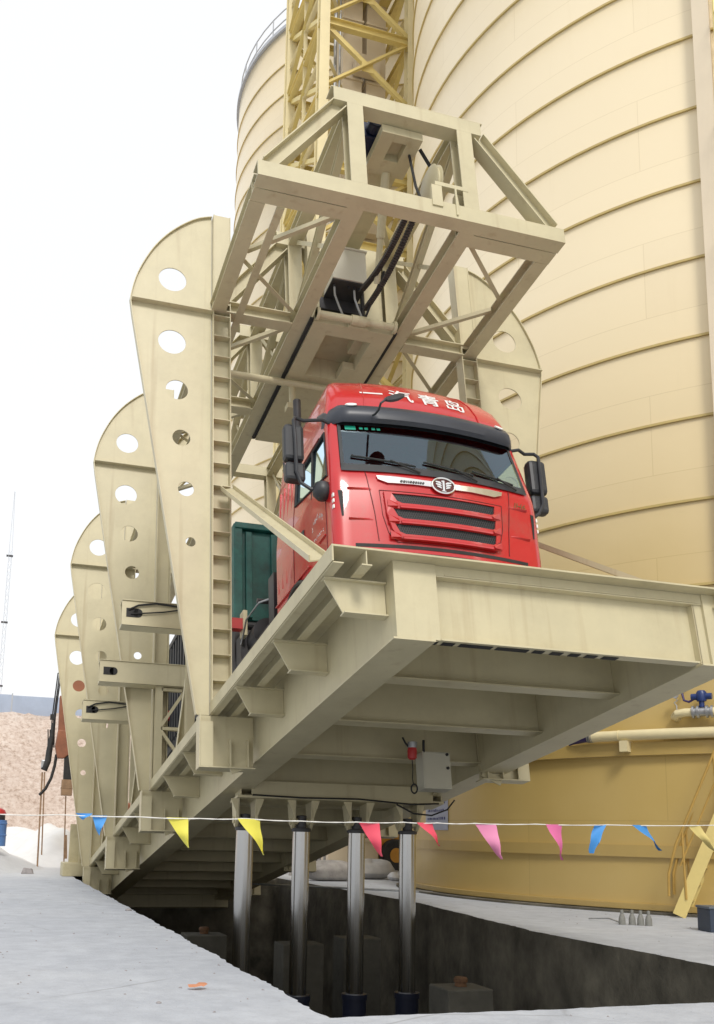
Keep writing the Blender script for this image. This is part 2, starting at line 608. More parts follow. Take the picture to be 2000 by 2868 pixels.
# heap of white dust on the left, hillside behind
def heap(name, cx, cy, rx, ry, h, m, seed=1, nx=36, ny=36, kind='structure'):
    rnd = random.Random(seed)
    ph = [rnd.uniform(0, 6) for _ in range(8)]
    g = MB()
    for j in range(ny + 1):
        for i in range(nx + 1):
            u, v = i / nx * 2 - 1, j / ny * 2 - 1
            r2 = u * u + v * v
            z = h * max(0, 1 - r2) ** 1.1
            z *= 1 + 0.25 * math.sin(5 * u + ph[0]) * math.sin(4 * v + ph[1]) + 0.14 * math.sin(11 * u + ph[2]) * math.sin(13 * v + ph[3])
            g.v.append((cx + u * rx, cy + v * ry, z - 0.02))
    for j in range(ny):
        for i in range(nx):
            a = j * (nx + 1) + i
            g.f.append((a, a + 1, a + nx + 2, a + nx + 1))
            g.mi.append(0)
    o = g.build(name, m, smooth=True)
    tag(o, kind=kind)
    return o


heap('dust_mound', -0.2, 31, 2.4, 6.0, 1.15, DUST, 3)
heap('dust_mound', -4.2, 25.5, 3.6, 7.0, 1.05, GR, 5)
heap('dust_mound', -3.0, 42, 6.0, 7.0, 1.3, DUST, 8)
HILL = bpy.data.materials.new('pink_gravel_slope')
HILL.use_nodes = True
t = HILL.node_tree
b = t.nodes['Principled BSDF']
b.inputs['Roughness'].default_value = 1.0
co = t.nodes.new('ShaderNodeTexCoord')
n1 = noise(t, 3.2, 5, co.outputs['Object'], 0.75)
r1 = ramp(t, n1.outputs['Fac'], [(0.34, (0.42, 0.32, 0.255)), (0.48, (0.64, 0.53, 0.455)), (0.64, (0.74, 0.655, 0.585))])
n2 = noise(t, 0.12, 4, co.outputs['Object'])
r2 = ramp(t, n2.outputs['Fac'], [(0.35, (0.9, 0.86, 0.84)), (0.65, (1.1, 1.1, 1.1))])
m1 = mixc(t, 1.0, r1.outputs['Color'], r2.outputs['Color'], 'MULTIPLY')
t.links.new(m1.outputs['Color'], b.inputs['Base Color'])
bp = t.nodes.new('ShaderNodeBump')
bp.inputs['Strength'].default_value = 0.9
bp.inputs['Distance'].default_value = 0.25
t.links.new(n1.outputs['Fac'], bp.inputs['Height'])
t.links.new(bp.outputs[0], b.inputs['Normal'])
g = MB()
NX, NY = 90, 22
for j in range(NY + 1):
    for i in range(NX + 1):
        x = -70 + 100 * i / NX
        s = j / NY
        y = 58 + 14 * s + 0.8 * math.sin(x * 0.3) * s
        if j == NY:
            y = 160
        z = -0.3 + 9.9 * min(1, s * 1.25) ** 0.85 + (random.uniform(-.3, .3) if 0 < j < NY - 3 else 0)
        g.v.append((x, y, z))
for j in range(NY):
    for i in range(NX):
        a = j * (NX + 1) + i
        g.f.append((a, a + 1, a + NX + 2, a + NX + 1))
        g.mi.append(0)
tag(g.build('hillside', HILL, smooth=True), kind='structure')

# blue sheet fence on top of the hill
fe = empty('hoarding_fence', (-20, 70.5, 9.5), label='long pale blue sheet metal hoarding along the top of the pink slope', cat='fence')
for i in range(16):
    g = MB()
    x0 = -26 + i * 3.2
    g.box(x0, x0 + 3.15, 0, 0.04, 0, 1.55 + 0.04 * (i % 2))
    for k in range(12):
        g.box(x0 + 0.05 + k * 0.26, x0 + 0.12 + k * 0.26, -0.03, 0.0, 0, 1.5)
    g.build('sheet_panel', FENCEM, fe)
    g = MB()
    g.box(x0 - 0.06, x0 + 0.04, -0.05, 0.05, -0.3, 1.7)
    g.build('post', MAST, fe)

#@@SILO
# ------------------------------------------------------------------ silos
SR = 8.758


def silo_mat():
    m = bpy.data.materials.new('silo_paint')
    m.use_nodes = True
    t = m.node_tree
    b = t.nodes['Principled BSDF']
    b.inputs['Roughness'].default_value = 0.32
    b.inputs['Specular IOR Level'].default_value = 0.7
    co = t.nodes.new('ShaderNodeTexCoord')
    uv = co.outputs['UV']
    br = t.nodes.new('ShaderNodeTexBrick')
    br.inputs['Color1'].default_value = (1, 1, 1, 1)
    br.inputs['Color2'].default_value = (0.975, 0.972, 0.968, 1)
    br.inputs['Mortar'].default_value = (0.87, 0.85, 0.80, 1)
    br.inputs['Scale'].default_value = 1.0
    br.inputs['Mortar Size'].default_value = 0.008
    br.inputs['Brick Width'].default_value = 5.5
    br.inputs['Row Height'].default_value = 1.53
    t.links.new(uv, br.inputs['Vector'])
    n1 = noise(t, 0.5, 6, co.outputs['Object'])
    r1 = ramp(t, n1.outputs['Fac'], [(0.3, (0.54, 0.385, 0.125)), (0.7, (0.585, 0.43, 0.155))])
    # sky glare above and shade below painted in: cream fading down to yellow
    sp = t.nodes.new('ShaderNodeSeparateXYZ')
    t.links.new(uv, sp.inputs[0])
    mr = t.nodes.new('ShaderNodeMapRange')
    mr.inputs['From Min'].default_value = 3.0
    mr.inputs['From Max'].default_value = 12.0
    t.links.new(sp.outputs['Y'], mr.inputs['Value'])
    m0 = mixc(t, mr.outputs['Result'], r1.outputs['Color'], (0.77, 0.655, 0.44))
    m1 = mixc(t, 1.0, m0.outputs['Color'], br.outputs['Color'], 'MULTIPLY')
    mp = t.nodes.new('ShaderNodeMapping')
    mp.inputs['Scale'].default_value = (2.2, 0.12, 1)
    t.links.new(uv, mp.inputs['Vector'])
    n2 = noise(t, 1.0, 8, mp.outputs[0], 0.7)
    r2 = ramp(t, n2.outputs['Fac'], [(0.58, (0, 0, 0)), (0.85, (0.22, 0.22, 0.22))])
    m2 = mixc(t, r2.outputs['Color'], m1.outputs['Color'], (0.46, 0.35, 0.17))
    t.links.new(m2.outputs['Color'], b.inputs['Base Color'])
    n3 = noise(t, 0.9, 3, uv)
    bp = t.nodes.new('ShaderNodeBump')
    bp.inputs['Strength'].default_value = 0.25
    bp.inputs['Distance'].default_value = 0.05
    t.links.new(n3.outputs['Fac'], bp.inputs['Height'])
    t.links.new(bp.outputs[0], b.inputs['Normal'])
    return m


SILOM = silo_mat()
RINGM = mat('ring_paint', (0.50, 0.38, 0.14), 0.45, var=0.08, nscale=1.0)


def shell(name, r, z0, z1, m, parent, n=144, nz=1):
    me = bpy.data.meshes.new(name)
    vs = []
    fs = []
    uvs = []
    for j in range(nz + 1):
        z = z0 + (z1 - z0) * j / nz
        for i in range(n):
            a = 2 * math.pi * i / n
            vs.append((r * math.cos(a), r * math.sin(a), z))
    for j in range(nz):
        for i in range(n):
            k = (i + 1) % n
            fs.append((j * n + i, j * n + k, (j + 1) * n + k, (j + 1) * n + i))
            za, zb = z0 + (z1 - z0) * j / nz, z0 + (z1 - z0) * (j + 1) / nz
            u0, u1 = i / n * 2 * math.pi * r, (i + 1) / n * 2 * math.pi * r
            uvs += [(u0, za), (u1, za), (u1, zb), (u0, zb)]
    fs.append(tuple(nz * n + i for i in range(n)))
    uvs += [(0, z1)] * n
    me.from_pydata(vs, [], fs)
    ul = me.uv_layers.new(name='UVMap')
    for i, q in enumerate(uvs):
        ul.data[i].uv = q
    me.materials.append(m)
    for p in me.polygons[:-1]:
        p.use_smooth = True
    o = bpy.data.objects.new(name, me)
    COL.objects.link(o)
    o.parent = parent
    return o


def ring(name, r, z, h, w, m, parent, n=144):
    g = MB()
    g.lathe([(r - 0.02, z - h / 2), (r + w, z - h / 2), (r + w, z + h / 2), (r - 0.02, z + h / 2)], n=n)
    return g.build(name, m, parent)


def silo(loc, ztop, label):
    r = empty('storage_silo', loc, label=label, cat='silo')
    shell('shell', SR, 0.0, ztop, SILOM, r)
    z = 4.02
    while z < ztop - 0.5:
        ring('stiffening_ring', SR, z, 0.045, 0.04, RINGM, r)
        z += 1.5265
    ring('stiffening_ring', SR, 2.75, 0.22, 0.10, SILOM, r)
    ring('stiffening_ring', SR, 1.02, 0.20, 0.06, SILOM, r)
    ring('base_flange', SR, 0.10, 0.09, 0.10, SILOM, r)
    g = MB()
    g.lathe([(SR - 0.1, 0.0), (SR + 0.35, 0.0), (SR + 0.35, 0.035), (SR - 0.1, 0.036)], n=144)
    g.build('footing', CONC, r)
    return r


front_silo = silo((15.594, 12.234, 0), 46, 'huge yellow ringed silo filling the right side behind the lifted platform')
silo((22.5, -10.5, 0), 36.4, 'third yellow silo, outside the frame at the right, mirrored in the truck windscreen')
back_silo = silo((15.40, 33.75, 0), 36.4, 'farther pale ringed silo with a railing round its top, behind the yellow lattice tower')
# railing round the far silo's roof
g = MB()
for zz in (0.55, 1.1):
    g.tube([((SR - 0.05) * math.cos(2 * math.pi * i / 72), (SR - 0.05) * math.sin(2 * math.pi * i / 72), 36.4 + zz) for i in range(72)], 0.03, 6, closed=True)
for i in range(36):
    a = 2 * math.pi * i / 36
    g.cyl(((SR - 0.05) * math.cos(a), (SR - 0.05) * math.sin(a), 36.38), ((SR - 0.05) * math.cos(a), (SR - 0.05) * math.sin(a), 37.5), 0.03, n=6)
g.build('roof_railing', MAST, back_silo)
ring('roof_edge', SR, 36.4, 0.16, 0.12, MAST, back_silo)


def on_silo(ang, r_off, z):
    a = R(ang)
    return ((SR + r_off) * math.cos(a), (SR + r_off) * math.sin(a), z)


# vertical duct beside the ladder
g = MB()
for ang0, ang1 in ((-136.9, -135.0),):
    p = [on_silo(ang0, 0.0, 0), on_silo(ang1, 0.0, 0), on_silo(ang1, 0.24, 0), on_silo(ang0, 0.24, 0)]
    g.add([(x, y, z) for z in (4.2, 45) for x, y, _ in p], [(0, 1, 5, 4), (1, 2, 6, 5), (2, 3, 7, 6), (3, 0, 4, 7), (0, 3, 2, 1), (4, 5, 6, 7)])
g.build('vertical_duct', LEG, front_silo)
g = MB()
for a in (-134.4, -132.0):
    g.tube([on_silo(a, 0.3, 9), on_silo(a, 0.3, 30)], 0.03, 6)
for i in range(60):
    z = 9.2 + i * 0.33
    g.tube([on_silo(-134.4, 0.3, z), on_silo(-132.0, 0.3, z)], 0.018, 6)
for i in range(9):
    z = 10 + i * 2.1
    g.tube([on_silo(-134.4 + k * 0.6, 0.3 + 0.55 * math.sin(math.pi * k / 4), z) for k in range(5)], 0.02, 6)
g.build('ladder', YEL, front_silo)

# air pipe along the silo with its hose end, on brackets
pp = empty('air_pipe', (15.594, 12.234, 0), label='long yellow horizontal pipe with a purple hose end, bracketed to the big silo', cat='pipe')
g = MB()
g.tube([on_silo(-152.2 + i * 1.2, 0.16, 2.985) for i in range(30)], 0.092, 16)
g.tube([on_silo(-148.9, 0.16, 2.985), on_silo(-148.8, 0.16, 2.985)], 0.1, 16)
g.build('pipe', YELW, pp, smooth=True)
g = MB()
g.tube([on_silo(-152.6 - i * 0.55, 0.16 - 0.01 * i, 2.985 - 0.004 * i * i) for i in range(6)], [0.088, 0.085, 0.08, 0.07, 0.05, 0.03], 14)
g.build('hose_end', PURP, pp, smooth=True)
g = MB()
for a in (-152.0, -152.25, -152.5):
    g.tube([on_silo(a, 0.16, 2.985), on_silo(a - 0.09, 0.16, 2.985)], 0.099, 16)
g.build('hose_clamp', SILV, pp, smooth=True)
for a in (-148.6, -137, -125):
    g = MB()
    p = [on_silo(a, 0.0, 0), on_silo(a + 0.9, 0.0, 0), on_silo(a + 0.9, 0.26, 0), on_silo(a, 0.26, 0)]
    g.add([(x, y, z) for z in (2.70, 2.89) for x, y, _ in p], [(0, 1, 5, 4), (1, 2, 6, 5), (2, 3, 7, 6), (3, 0, 4, 7), (0, 3, 2, 1), (4, 5, 6, 7)])
    g.build('pipe_bracket', YELW, pp)

vp = empty('valve_pipe', (15.594, 12.234, 0), label='short yellow elbow pipe with a steel valve and blue actuator above the long pipe', cat='valve')
g = MB()
g.tube([on_silo(-142.6, -0.02, 3.26), on_silo(-142.65, 0.12, 3.28), on_silo(-142.3, 0.19, 3.31), on_silo(-141.4, 0.2, 3.325), on_silo(-140.6, 0.2, 3.325)], 0.07, 14)
g.tube([on_silo(-138.6, 0.2, 3.325), on_silo(-134.0, 0.2, 3.325)], 0.07, 14)
g.build('elbow', YELW, vp, smooth=True)
g = MB()
g.tube([on_silo(-140.7, 0.2, 3.325), on_silo(-138.6, 0.2, 3.325)], 0.075, 14)
for a in (-140.7, -140.2, -139.3, -138.8):
    g.tube([on_silo(a, 0.2, 3.325), on_silo(a + 0.22, 0.2, 3.325)], 0.105, 14)
g.build('valve_body', SILV, vp, smooth=True)
g = MB()
q = on_silo(-139.7, 0.2, 3.4)
g.cyl(q, (q[0], q[1], 3.52), 0.045, n=12)
g.lathe([(0.0, 3.5), (0.075, 3.5), (0.085, 3.53), (0.085, 3.64), (0.06, 3.68), (0.0, 3.69)], (q[0], q[1], 0), 16)
g.tube([(q[0] - 0.1, q[1] + 0.13, 3.58), (q[0] + 0.1, q[1] - 0.13, 3.58)], 0.055, 12)
g.build('actuator', BLUED, vp, smooth=True)
g = MB()
g.tube([on_silo(-140.3, 0.2, 3.56), on_silo(-141.0, 0.2, 3.50), on_silo(-141.5, 0.2, 3.53), on_silo(-141.7, 0.18, 3.66), on_silo(-141.4, 0.12, 3.78), on_silo(-141.1, 0.05, 3.86)], 0.02, 8)
g.build('cable', PURP, vp, smooth=True)
g = MB()
g.tube([on_silo(-142.3, 0.19, 3.37), on_silo(-142.3, 0.19, 3.45), on_silo(-142.55, 0.19, 3.5), on_silo(-142.2, 0.19, 3.54), on_silo(-142.4, 0.19, 3.58)], 0.01, 6)
q = on_silo(-142.4, 0.19, 3.62)
g.cyl((q[0] + .02, q[1] + .02, q[2]), (q[0] - .02, q[1] - .02, q[2]), 0.048, n=16)
g.build('pressure_gauge', SILV, vp, smooth=True)

# stair against the silo
st = empty('steel_stair', (8.16, 6.48, 0), label='yellow steel stair with handrails climbing the big silo at the right edge', cat='stair')
RAILM = mat('ochre_rail_paint', (0.46, 0.29, 0.07), 0.5, var=0.15, nscale=5)
dx, dy = 0.72, -0.69
nxx, nyy = 0.69, 0.72
RISE = 2.3


def stp(s, w, z=0.0):
    return (dx * s + nxx * w, dy * s + nyy * w, 0.03 + s * RISE + z)


for w in (0.0, 0.62):
    g = MB()
    g.bar(stp(0, w, 0.0), stp(2.3, w, 0.0), 0.03, 0.20)
    g.build('stringer', YEL, st)
for i in range(19):
    g = MB()
    s = 0.10 + i * 0.115
    a, b_ = stp(s, 0.02), stp(s, 0.6)
    g.bar(a, b_, 0.17, 0.03)
    g.build('tread', YEL, st)
for w in (-0.02, 0.64):
    g = MB()
    g.tube([stp(-0.14, w, 0.62), stp(-0.13, w, 0.95), stp(0.0, w, 1.12), stp(2.3, w, 1.1)], 0.021, 8)
    g.tube([stp(0.05, w, 0.66), stp(2.3, w, 0.64)], 0.016, 8)
    for s in (0.12, 0.65, 1.2, 1.75, 2.28):
        g.tube([stp(s, w, -0.02), stp(s - 0.02, w, 1.1)], 0.018, 8)
    g.build('handrail', RAILM, st, smooth=True)
g = MB()
p0, p1 = stp(2.32, 0.3), stp(4.2, 0.3)
g.bar((p0[0], p0[1], p0[2] + 0.05), (p1[0], p1[1], p0[2] + 0.05), 0.95, 0.06)
for s in (2.5, 4.0):
    q = stp(s, -0.1)
    g.cyl((q[0], q[1], 0), (q[0], q[1], p0[2] + 0.02), 0.06, n=10)
g.build('top_landing', YEL, st)

# paper notice pasted flat on the silo wall
nb_ = empty('notice_sheet', (15.594, 12.234, 1.33), label='pale blue paper notice pasted on the yellow silo wall behind the cylinders', cat='notice')
g = MB()
N = 10
for i in range(N + 1):
    a = 180.9 - 8.4 * i / N
    for z in (0, 0.80):
        x, y, _ = on_silo(a, 0.012, 0)
        g.v.append((x, y, z))
for i in range(N):
    g.f.append((2 * i, 2 * i + 2, 2 * i + 3, 2 * i + 1))
    g.mi.append(0)
g.build('sheet', PAPER, nb_)
g = MB()
rnd = random.Random(4)
for row in range(3):
    u = rnd.uniform(0.8, 1.6)
    z = 0.56 - row * 0.17
    while u < 7.2:
        w = rnd.uniform(0.18, 0.55)
        h = rnd.uniform(0.035, 0.06)
        p0, p1 = on_silo(180.9 - u, 0.016, 0), on_silo(180.9 - u - w, 0.016, 0)
        g.add([(p0[0], p0[1], z), (p1[0], p1[1], z), (p1[0], p1[1], z + h), (p0[0], p0[1], z + h)], [(0, 1, 2, 3)])
        u += w + rnd.uniform(0.12, 0.3)
g.build('lettering', INK, nb_)

# ------------------------------------------------------------------ lattice tower with elevator trunking
tw = empty('lattice_tower', (6.25, 20.2, 0), label='tall yellow steel lattice tower standing between the two silos', cat='tower')
TX, TY = 3.15, 4.0
for x, y in ((0, 0), (TX, 0), (0, TY), (TX, TY)):
    g = MB()
    g.ibeam((x, y, 0), (x, y, 38), 0.34, 0.34, 0.02, 0.016, upv=(0, 1, 0))
    g.build('column', YELW, tw)
lv = [3.9 + 2.67 * i for i in range(13)]
for i, z in enumerate(lv):
    for a, c in (((0, 0), (TX, 0)), ((0, TY), (TX, TY)), ((0, 0), (0, TY)), ((TX, 0), (TX, TY))):
        g = MB()
        g.ibeam((a[0], a[1], z), (c[0], c[1], z), 0.28, 0.22, 0.016)
        g.build('beam', YEL, tw)
    if i < len(lv) - 1:
        z2 = lv[i + 1]
        for a, c in (((0, 0), (TX, 0)), ((0, TY), (TX, TY)), ((0, 0), (0, TY)), ((TX, 0), (TX, TY))):
            g = MB()
            g.angle((a[0], a[1], z + .1), (c[0], c[1], z2 - .1), 0.15, 0.012)
            g.angle((c[0], c[1], z + .1), (a[0], a[1], z2 - .1), 0.15, 0.012)
            if a[0] != c[0]:
                mxx = ((a[0] + c[0]) / 2, a[1] - 0.01, (z + z2) / 2)
                g.bar((mxx[0], mxx[1], mxx[2] - .2), (mxx[0], mxx[1], mxx[2] + .2), 0.4, 0.014, upv=(0, 1, 0))
            g.build('diagonal_brace', YEL, tw)
    if i < len(lv) - 1:
        zm = z + 1.33
        for a, c in (((0, 0.0), (0, TY)), ((TX, 0.0), (TX, TY)), ((0, TY), (TX, TY))):
            g = MB()
            g.ibeam((a[0], a[1], zm), (c[0], c[1], zm), 0.16, 0.14, 0.012)
            g.build('mid_rail', YELW, tw)
        g = MB()
        g.angle((0.05, 2.0, z), (0.05, 2.0, lv[i + 1]), 0.14, 0.012)
        g.angle((0.2, 0.15, zm), (TX - 0.2, TY - 0.2, zm + 0.02), 0.12, 0.012)
        g.build('hanger', YELW, tw)
    if i % 2 == 0:
        g = MB()
        g.box(0.2, TX - 0.2, 0.9, TY - 0.2, z + 0.15, z + 0.19)
        g.build('landing', YEL, tw)
el = empty('bucket_elevator', (6.25, 20.2, 0), label='twin cream boxed elevator legs rising inside the yellow lattice tower', cat='elevator')
for x0 in (1.25, 2.15):
    g = MB()
    g.box(x0, x0 + 0.72, 1.6, 2.3, 0, 37)
    for i in range(15):
        g.box(x0 - 0.05, x0 + 0.77, 1.55, 2.35, 2.4 * i + 1, 2.4 * i + 1.08)
    g.build('leg_casing', LEG, el)
for i in range(8):
    g = MB()
    g.box(1.6, 2.5, 1.2, 1.5, 12 + 3.1 * i, 12.7 + 3.1 * i)
    g.build('inspection_box', LEG, el)
g = MB()
g.tube([(0.7, 0.8, 0), (0.7, 0.8, 36)], 0.06, 8)
g.tube([(0.9, 0.9, 0), (0.9, 0.9, 36)], 0.04, 8)
g.build('air_line', SILV, el)

#@@PLATFORM
# ------------------------------------------------------------------ the lifted platform (local axes: x across, y down the slope, z up from the deck)
PL = empty('tipping_platform', (0, 0, HP), (-TH, 0, 0),
           label='huge cream steel truck tipping platform, tilted nose up, with tall side posts and overhead frame', cat='tipping platform')
DW, DL = 4.08, 20.2
g = MB()
g.box(0, DW, 0, DL, -0.016, 0.0)
g.box(0.0, 0.014, 0.001, DL, -0.145, -0.0165)             # turned-down edge
g.box(DW - 0.014, DW, 0.001, DL, -0.145, -0.0165)
g.build('deck', CREAMD, PL)
for a in (0.30, DW - 0.30):                              # T stringers under the overhangs
    g = MB()
    g.box(a - 0.005, a + 0.005, 0.012, DL, -0.14, -0.017)
    g.box(a - 0.045, a + 0.045, 0.01, DL, -0.152, -0.141)
    g.build('stringer', CREAM, PL)
for a in (0.055, DW - 0.055):
    g = MB()
    g.box(a - 0.045, a + 0.045, 0.01, DL, -0.157, -0.147)
    g.build('edge_strip', CREAM, PL)
# main girders: web, wide bottom flange, front closing plate
for side in (0, 1):
    s = 1 if side == 0 else -1
    o = 0.58 if side == 0 else 3.86
    g = MB()
    g.box(min(o, o + s * .014), max(o, o + s * .014), 0.165, DL, -0.698, -0.017)
    g.box(min(o + s * .30, o + s * .312), max(o + s * .30, o + s * .312), 0.165, DL, -0.698, -0.017)
    g.box(min(o - s * .035, o + s * .335), max(o - s * .035, o + s * .335), 0.125, DL, -0.716, -0.699)
    g.build('side_girder', CREAM, PL)
for x0, x1 in ((0.58, 0.965), (3.64, 3.86)):
    g = MB()
    g.box(x0, x1, 0.135, 0.164, -0.697, -0.018)
    g.build('front_plate', CREAM, PL)
g = MB()                                                  # channel-shaped front beam
g.box(0.90, 3.54, 0.235, 0.248, -0.68, -0.017)
g.box(3.5405, 3.66, 0.165, 0.248, -0.697, -0.017)            # recessed web
g.box(0.966, 3.64, 0.151, 0.234, -0.118, -0.106)           # upper flange lip
g.box(0.966, 3.639, 0.150, 0.158, -0.105, -0.018)
g.box(0.967, 3.50, 0.128, 0.232, -0.698, -0.682)
g.box(1.05, 3.60, 0.142, 0.1495, -0.104, -0.094)
g.build('front_beam', CREAM, PL)
for x0, x1 in ((0.93, 0.955), (1.0, 1.11), (1.16, 1.46), (1.50, 1.80), (1.85, 1.95), (2.02, 2.13), (2.20, 2.30), (2.36, 2.47), (2.53, 2.68)):
    g = MB()                                              # slots of the bottom strip
    g.box(x0, x1, 0.165, 0.232, -0.7035, -0.6995)
    g.build('slot', RUB, PL)
# cross beams between the girders
for i, bb in enumerate([1.45, 2.95, 4.50, 6.05, 7.6, 9.1, 10.6, 12.1, 13.6, 15.1, 16.6, 18.1, 19.6]):
    g = MB()
    g.box(0.895, 3.545, bb + 0.04, bb + 0.052, -0.585, -0.017)
    g.box(0.895, 3.545, bb - 0.05, bb + 0.14, -0.60, -0.586)
    g.build('cross_beam', CREAM, PL)
g = MB()                                                  # deep jack beam over the cylinders
g.box(0.895, 3.545, 6.30, 6.32, -0.80, -0.60)
g.box(0.70, 3.70, 5.94, 6.36, -0.835, -0.801)
g.box(0.895, 3.545, 5.96, 5.98, -0.80, -0.60)
for x in (0.75, 1.3, 1.9, 2.5, 3.1, 3.68):
    g.box(x, x + 0.014, 5.985, 6.295, -0.80, -0.717)
g.build('jack_beam', CREAM, PL)
# outrigger brackets, left and right
brs = [0.33] + [1.85 + 1.5 * i for i in range(13)]
for k, bb in enumerate(brs):
    for side in (0, 1):
        if side and k > 5:
            continue
        g = MB()
        if side == 0:
            pts = [(0.03, -0.16), (0.575, -0.16), (0.575, -0.45), (0.19, -0.45)]
            xs = (0.19, 0.575)
        else:
            pts = [(DW - 0.03, -0.16), (3.90, -0.16), (3.90, -0.45), (DW - 0.12, -0.45)]
            xs = (3.90, DW - 0.12)
        v = [(x, bb - .006, z) for x, z in pts] + [(x, bb + .006, z) for x, z in pts]
        g.add(v, [(0, 1, 2, 3), (7, 6, 5, 4), (0, 4, 5, 1), (1, 5, 6, 2), (2, 6, 7, 3), (3, 7, 4, 0)])
        g.box(min(xs), max(xs), bb - 0.055, bb + 0.055, -0.464, -0.451)
        if side == 0:
            g.box(0.03, 0.574, bb - 0.05, bb + 0.05, -0.1725, -0.160)
        g.build('outrigger_bracket', CREAM, PL)
# loose cables under the first cross beams
g = MB()
g.tube([(3.0, 6.0, -0.85), (3.25, 6.0, -0.97), (3.5, 5.95, -1.0), (3.7, 5.85, -0.93), (3.8, 5.8, -0.8)], 0.012, 6)
g.tube([(0.9, 5.93, -0.80), (1.6, 5.92, -0.82), (2.4, 5.92, -0.81), (3.2, 5.92, -0.86), (3.6, 5.9, -0.84)], 0.012, 6)
g.build('cable', RUB, PL, smooth=True)
# cylinder head clevises
CA = (0.855, 1.645, 2.45, 3.215)
for a in CA:
    g = MB()
    for s in (-1, 1):
        x0 = a + s * 0.13
        pts = [(6.02, -0.836), (6.30, -0.836), (6.25, -1.12), (6.16, -1.2), (6.07, -1.12)]
        v = [(x0 - .02, y, z) for y, z in pts] + [(x0 + .02, y, z) for y, z in pts]
        n = 5
        g.add(v, [tuple(range(n)), tuple(range(2 * n - 1, n - 1, -1))] + [(i, (i + 1) % n, n + (i + 1) % n, n + i) for i in range(n)])
        g.add([(x0, 6.02, -.836), (x0 + s * .1, 6.02, -.836), (x0, 6.02, -1.08), (x0, 6.03, -.836), (x0 + s * .1, 6.03, -.836), (x0, 6.03, -1.08)],
              [(0, 1, 2), (5, 4, 3), (0, 3, 4, 1), (1, 4, 5, 2), (2, 5, 3, 0)])
    g.cyl((a - 0.17, 6.16, -1.1), (a + 0.17, 6.16, -1.1), 0.045, n=14)
    g.build('cylinder_clevis', CREAM, PL)

# ---- tall side posts
HOLES = [(-0.56, 6.13, .195), (-0.55, 5.09, .19), (-0.47, 4.34, .15), (-0.40, 3.61, .12), (-0.33, 2.86, .105), (-0.26, 2.11, .065)]
arc = []
ctl = [(-0.01, 7.34), (-0.20, 7.265), (-0.40, 7.12), (-0.62, 6.90), (-0.80, 6.65), (-0.93, 6.40), (-1.04, 6.12), (-1.10, 5.88), (-1.13, 5.68)]
for i in range(len(ctl) - 1):
    p0, p1, p2, p3 = (Vector(ctl[max(0, i - 1)]), Vector(ctl[i]), Vector(ctl[i + 1]), Vector(ctl[min(len(ctl) - 1, i + 2)]))
    for k in range(4):
        u = k / 4
        q = 0.5 * ((2 * p1) + (p2 - p0) * u + (2 * p0 - 5 * p1 + 4 * p2 - p3) * u * u + (3 * p1 - p0 - 3 * p2 + p3) * u ** 3)
        arc.append((q.x, q.y))
OUT = arc + [(-1.13, 5.68), (-1.10, 5.45), (-0.165, -0.16), (-0.012, -0.16)]
pv, pf = curve_mesh([OUT] + [circle(x, z, r, 32) for x, z, r in HOLES], 0.014)


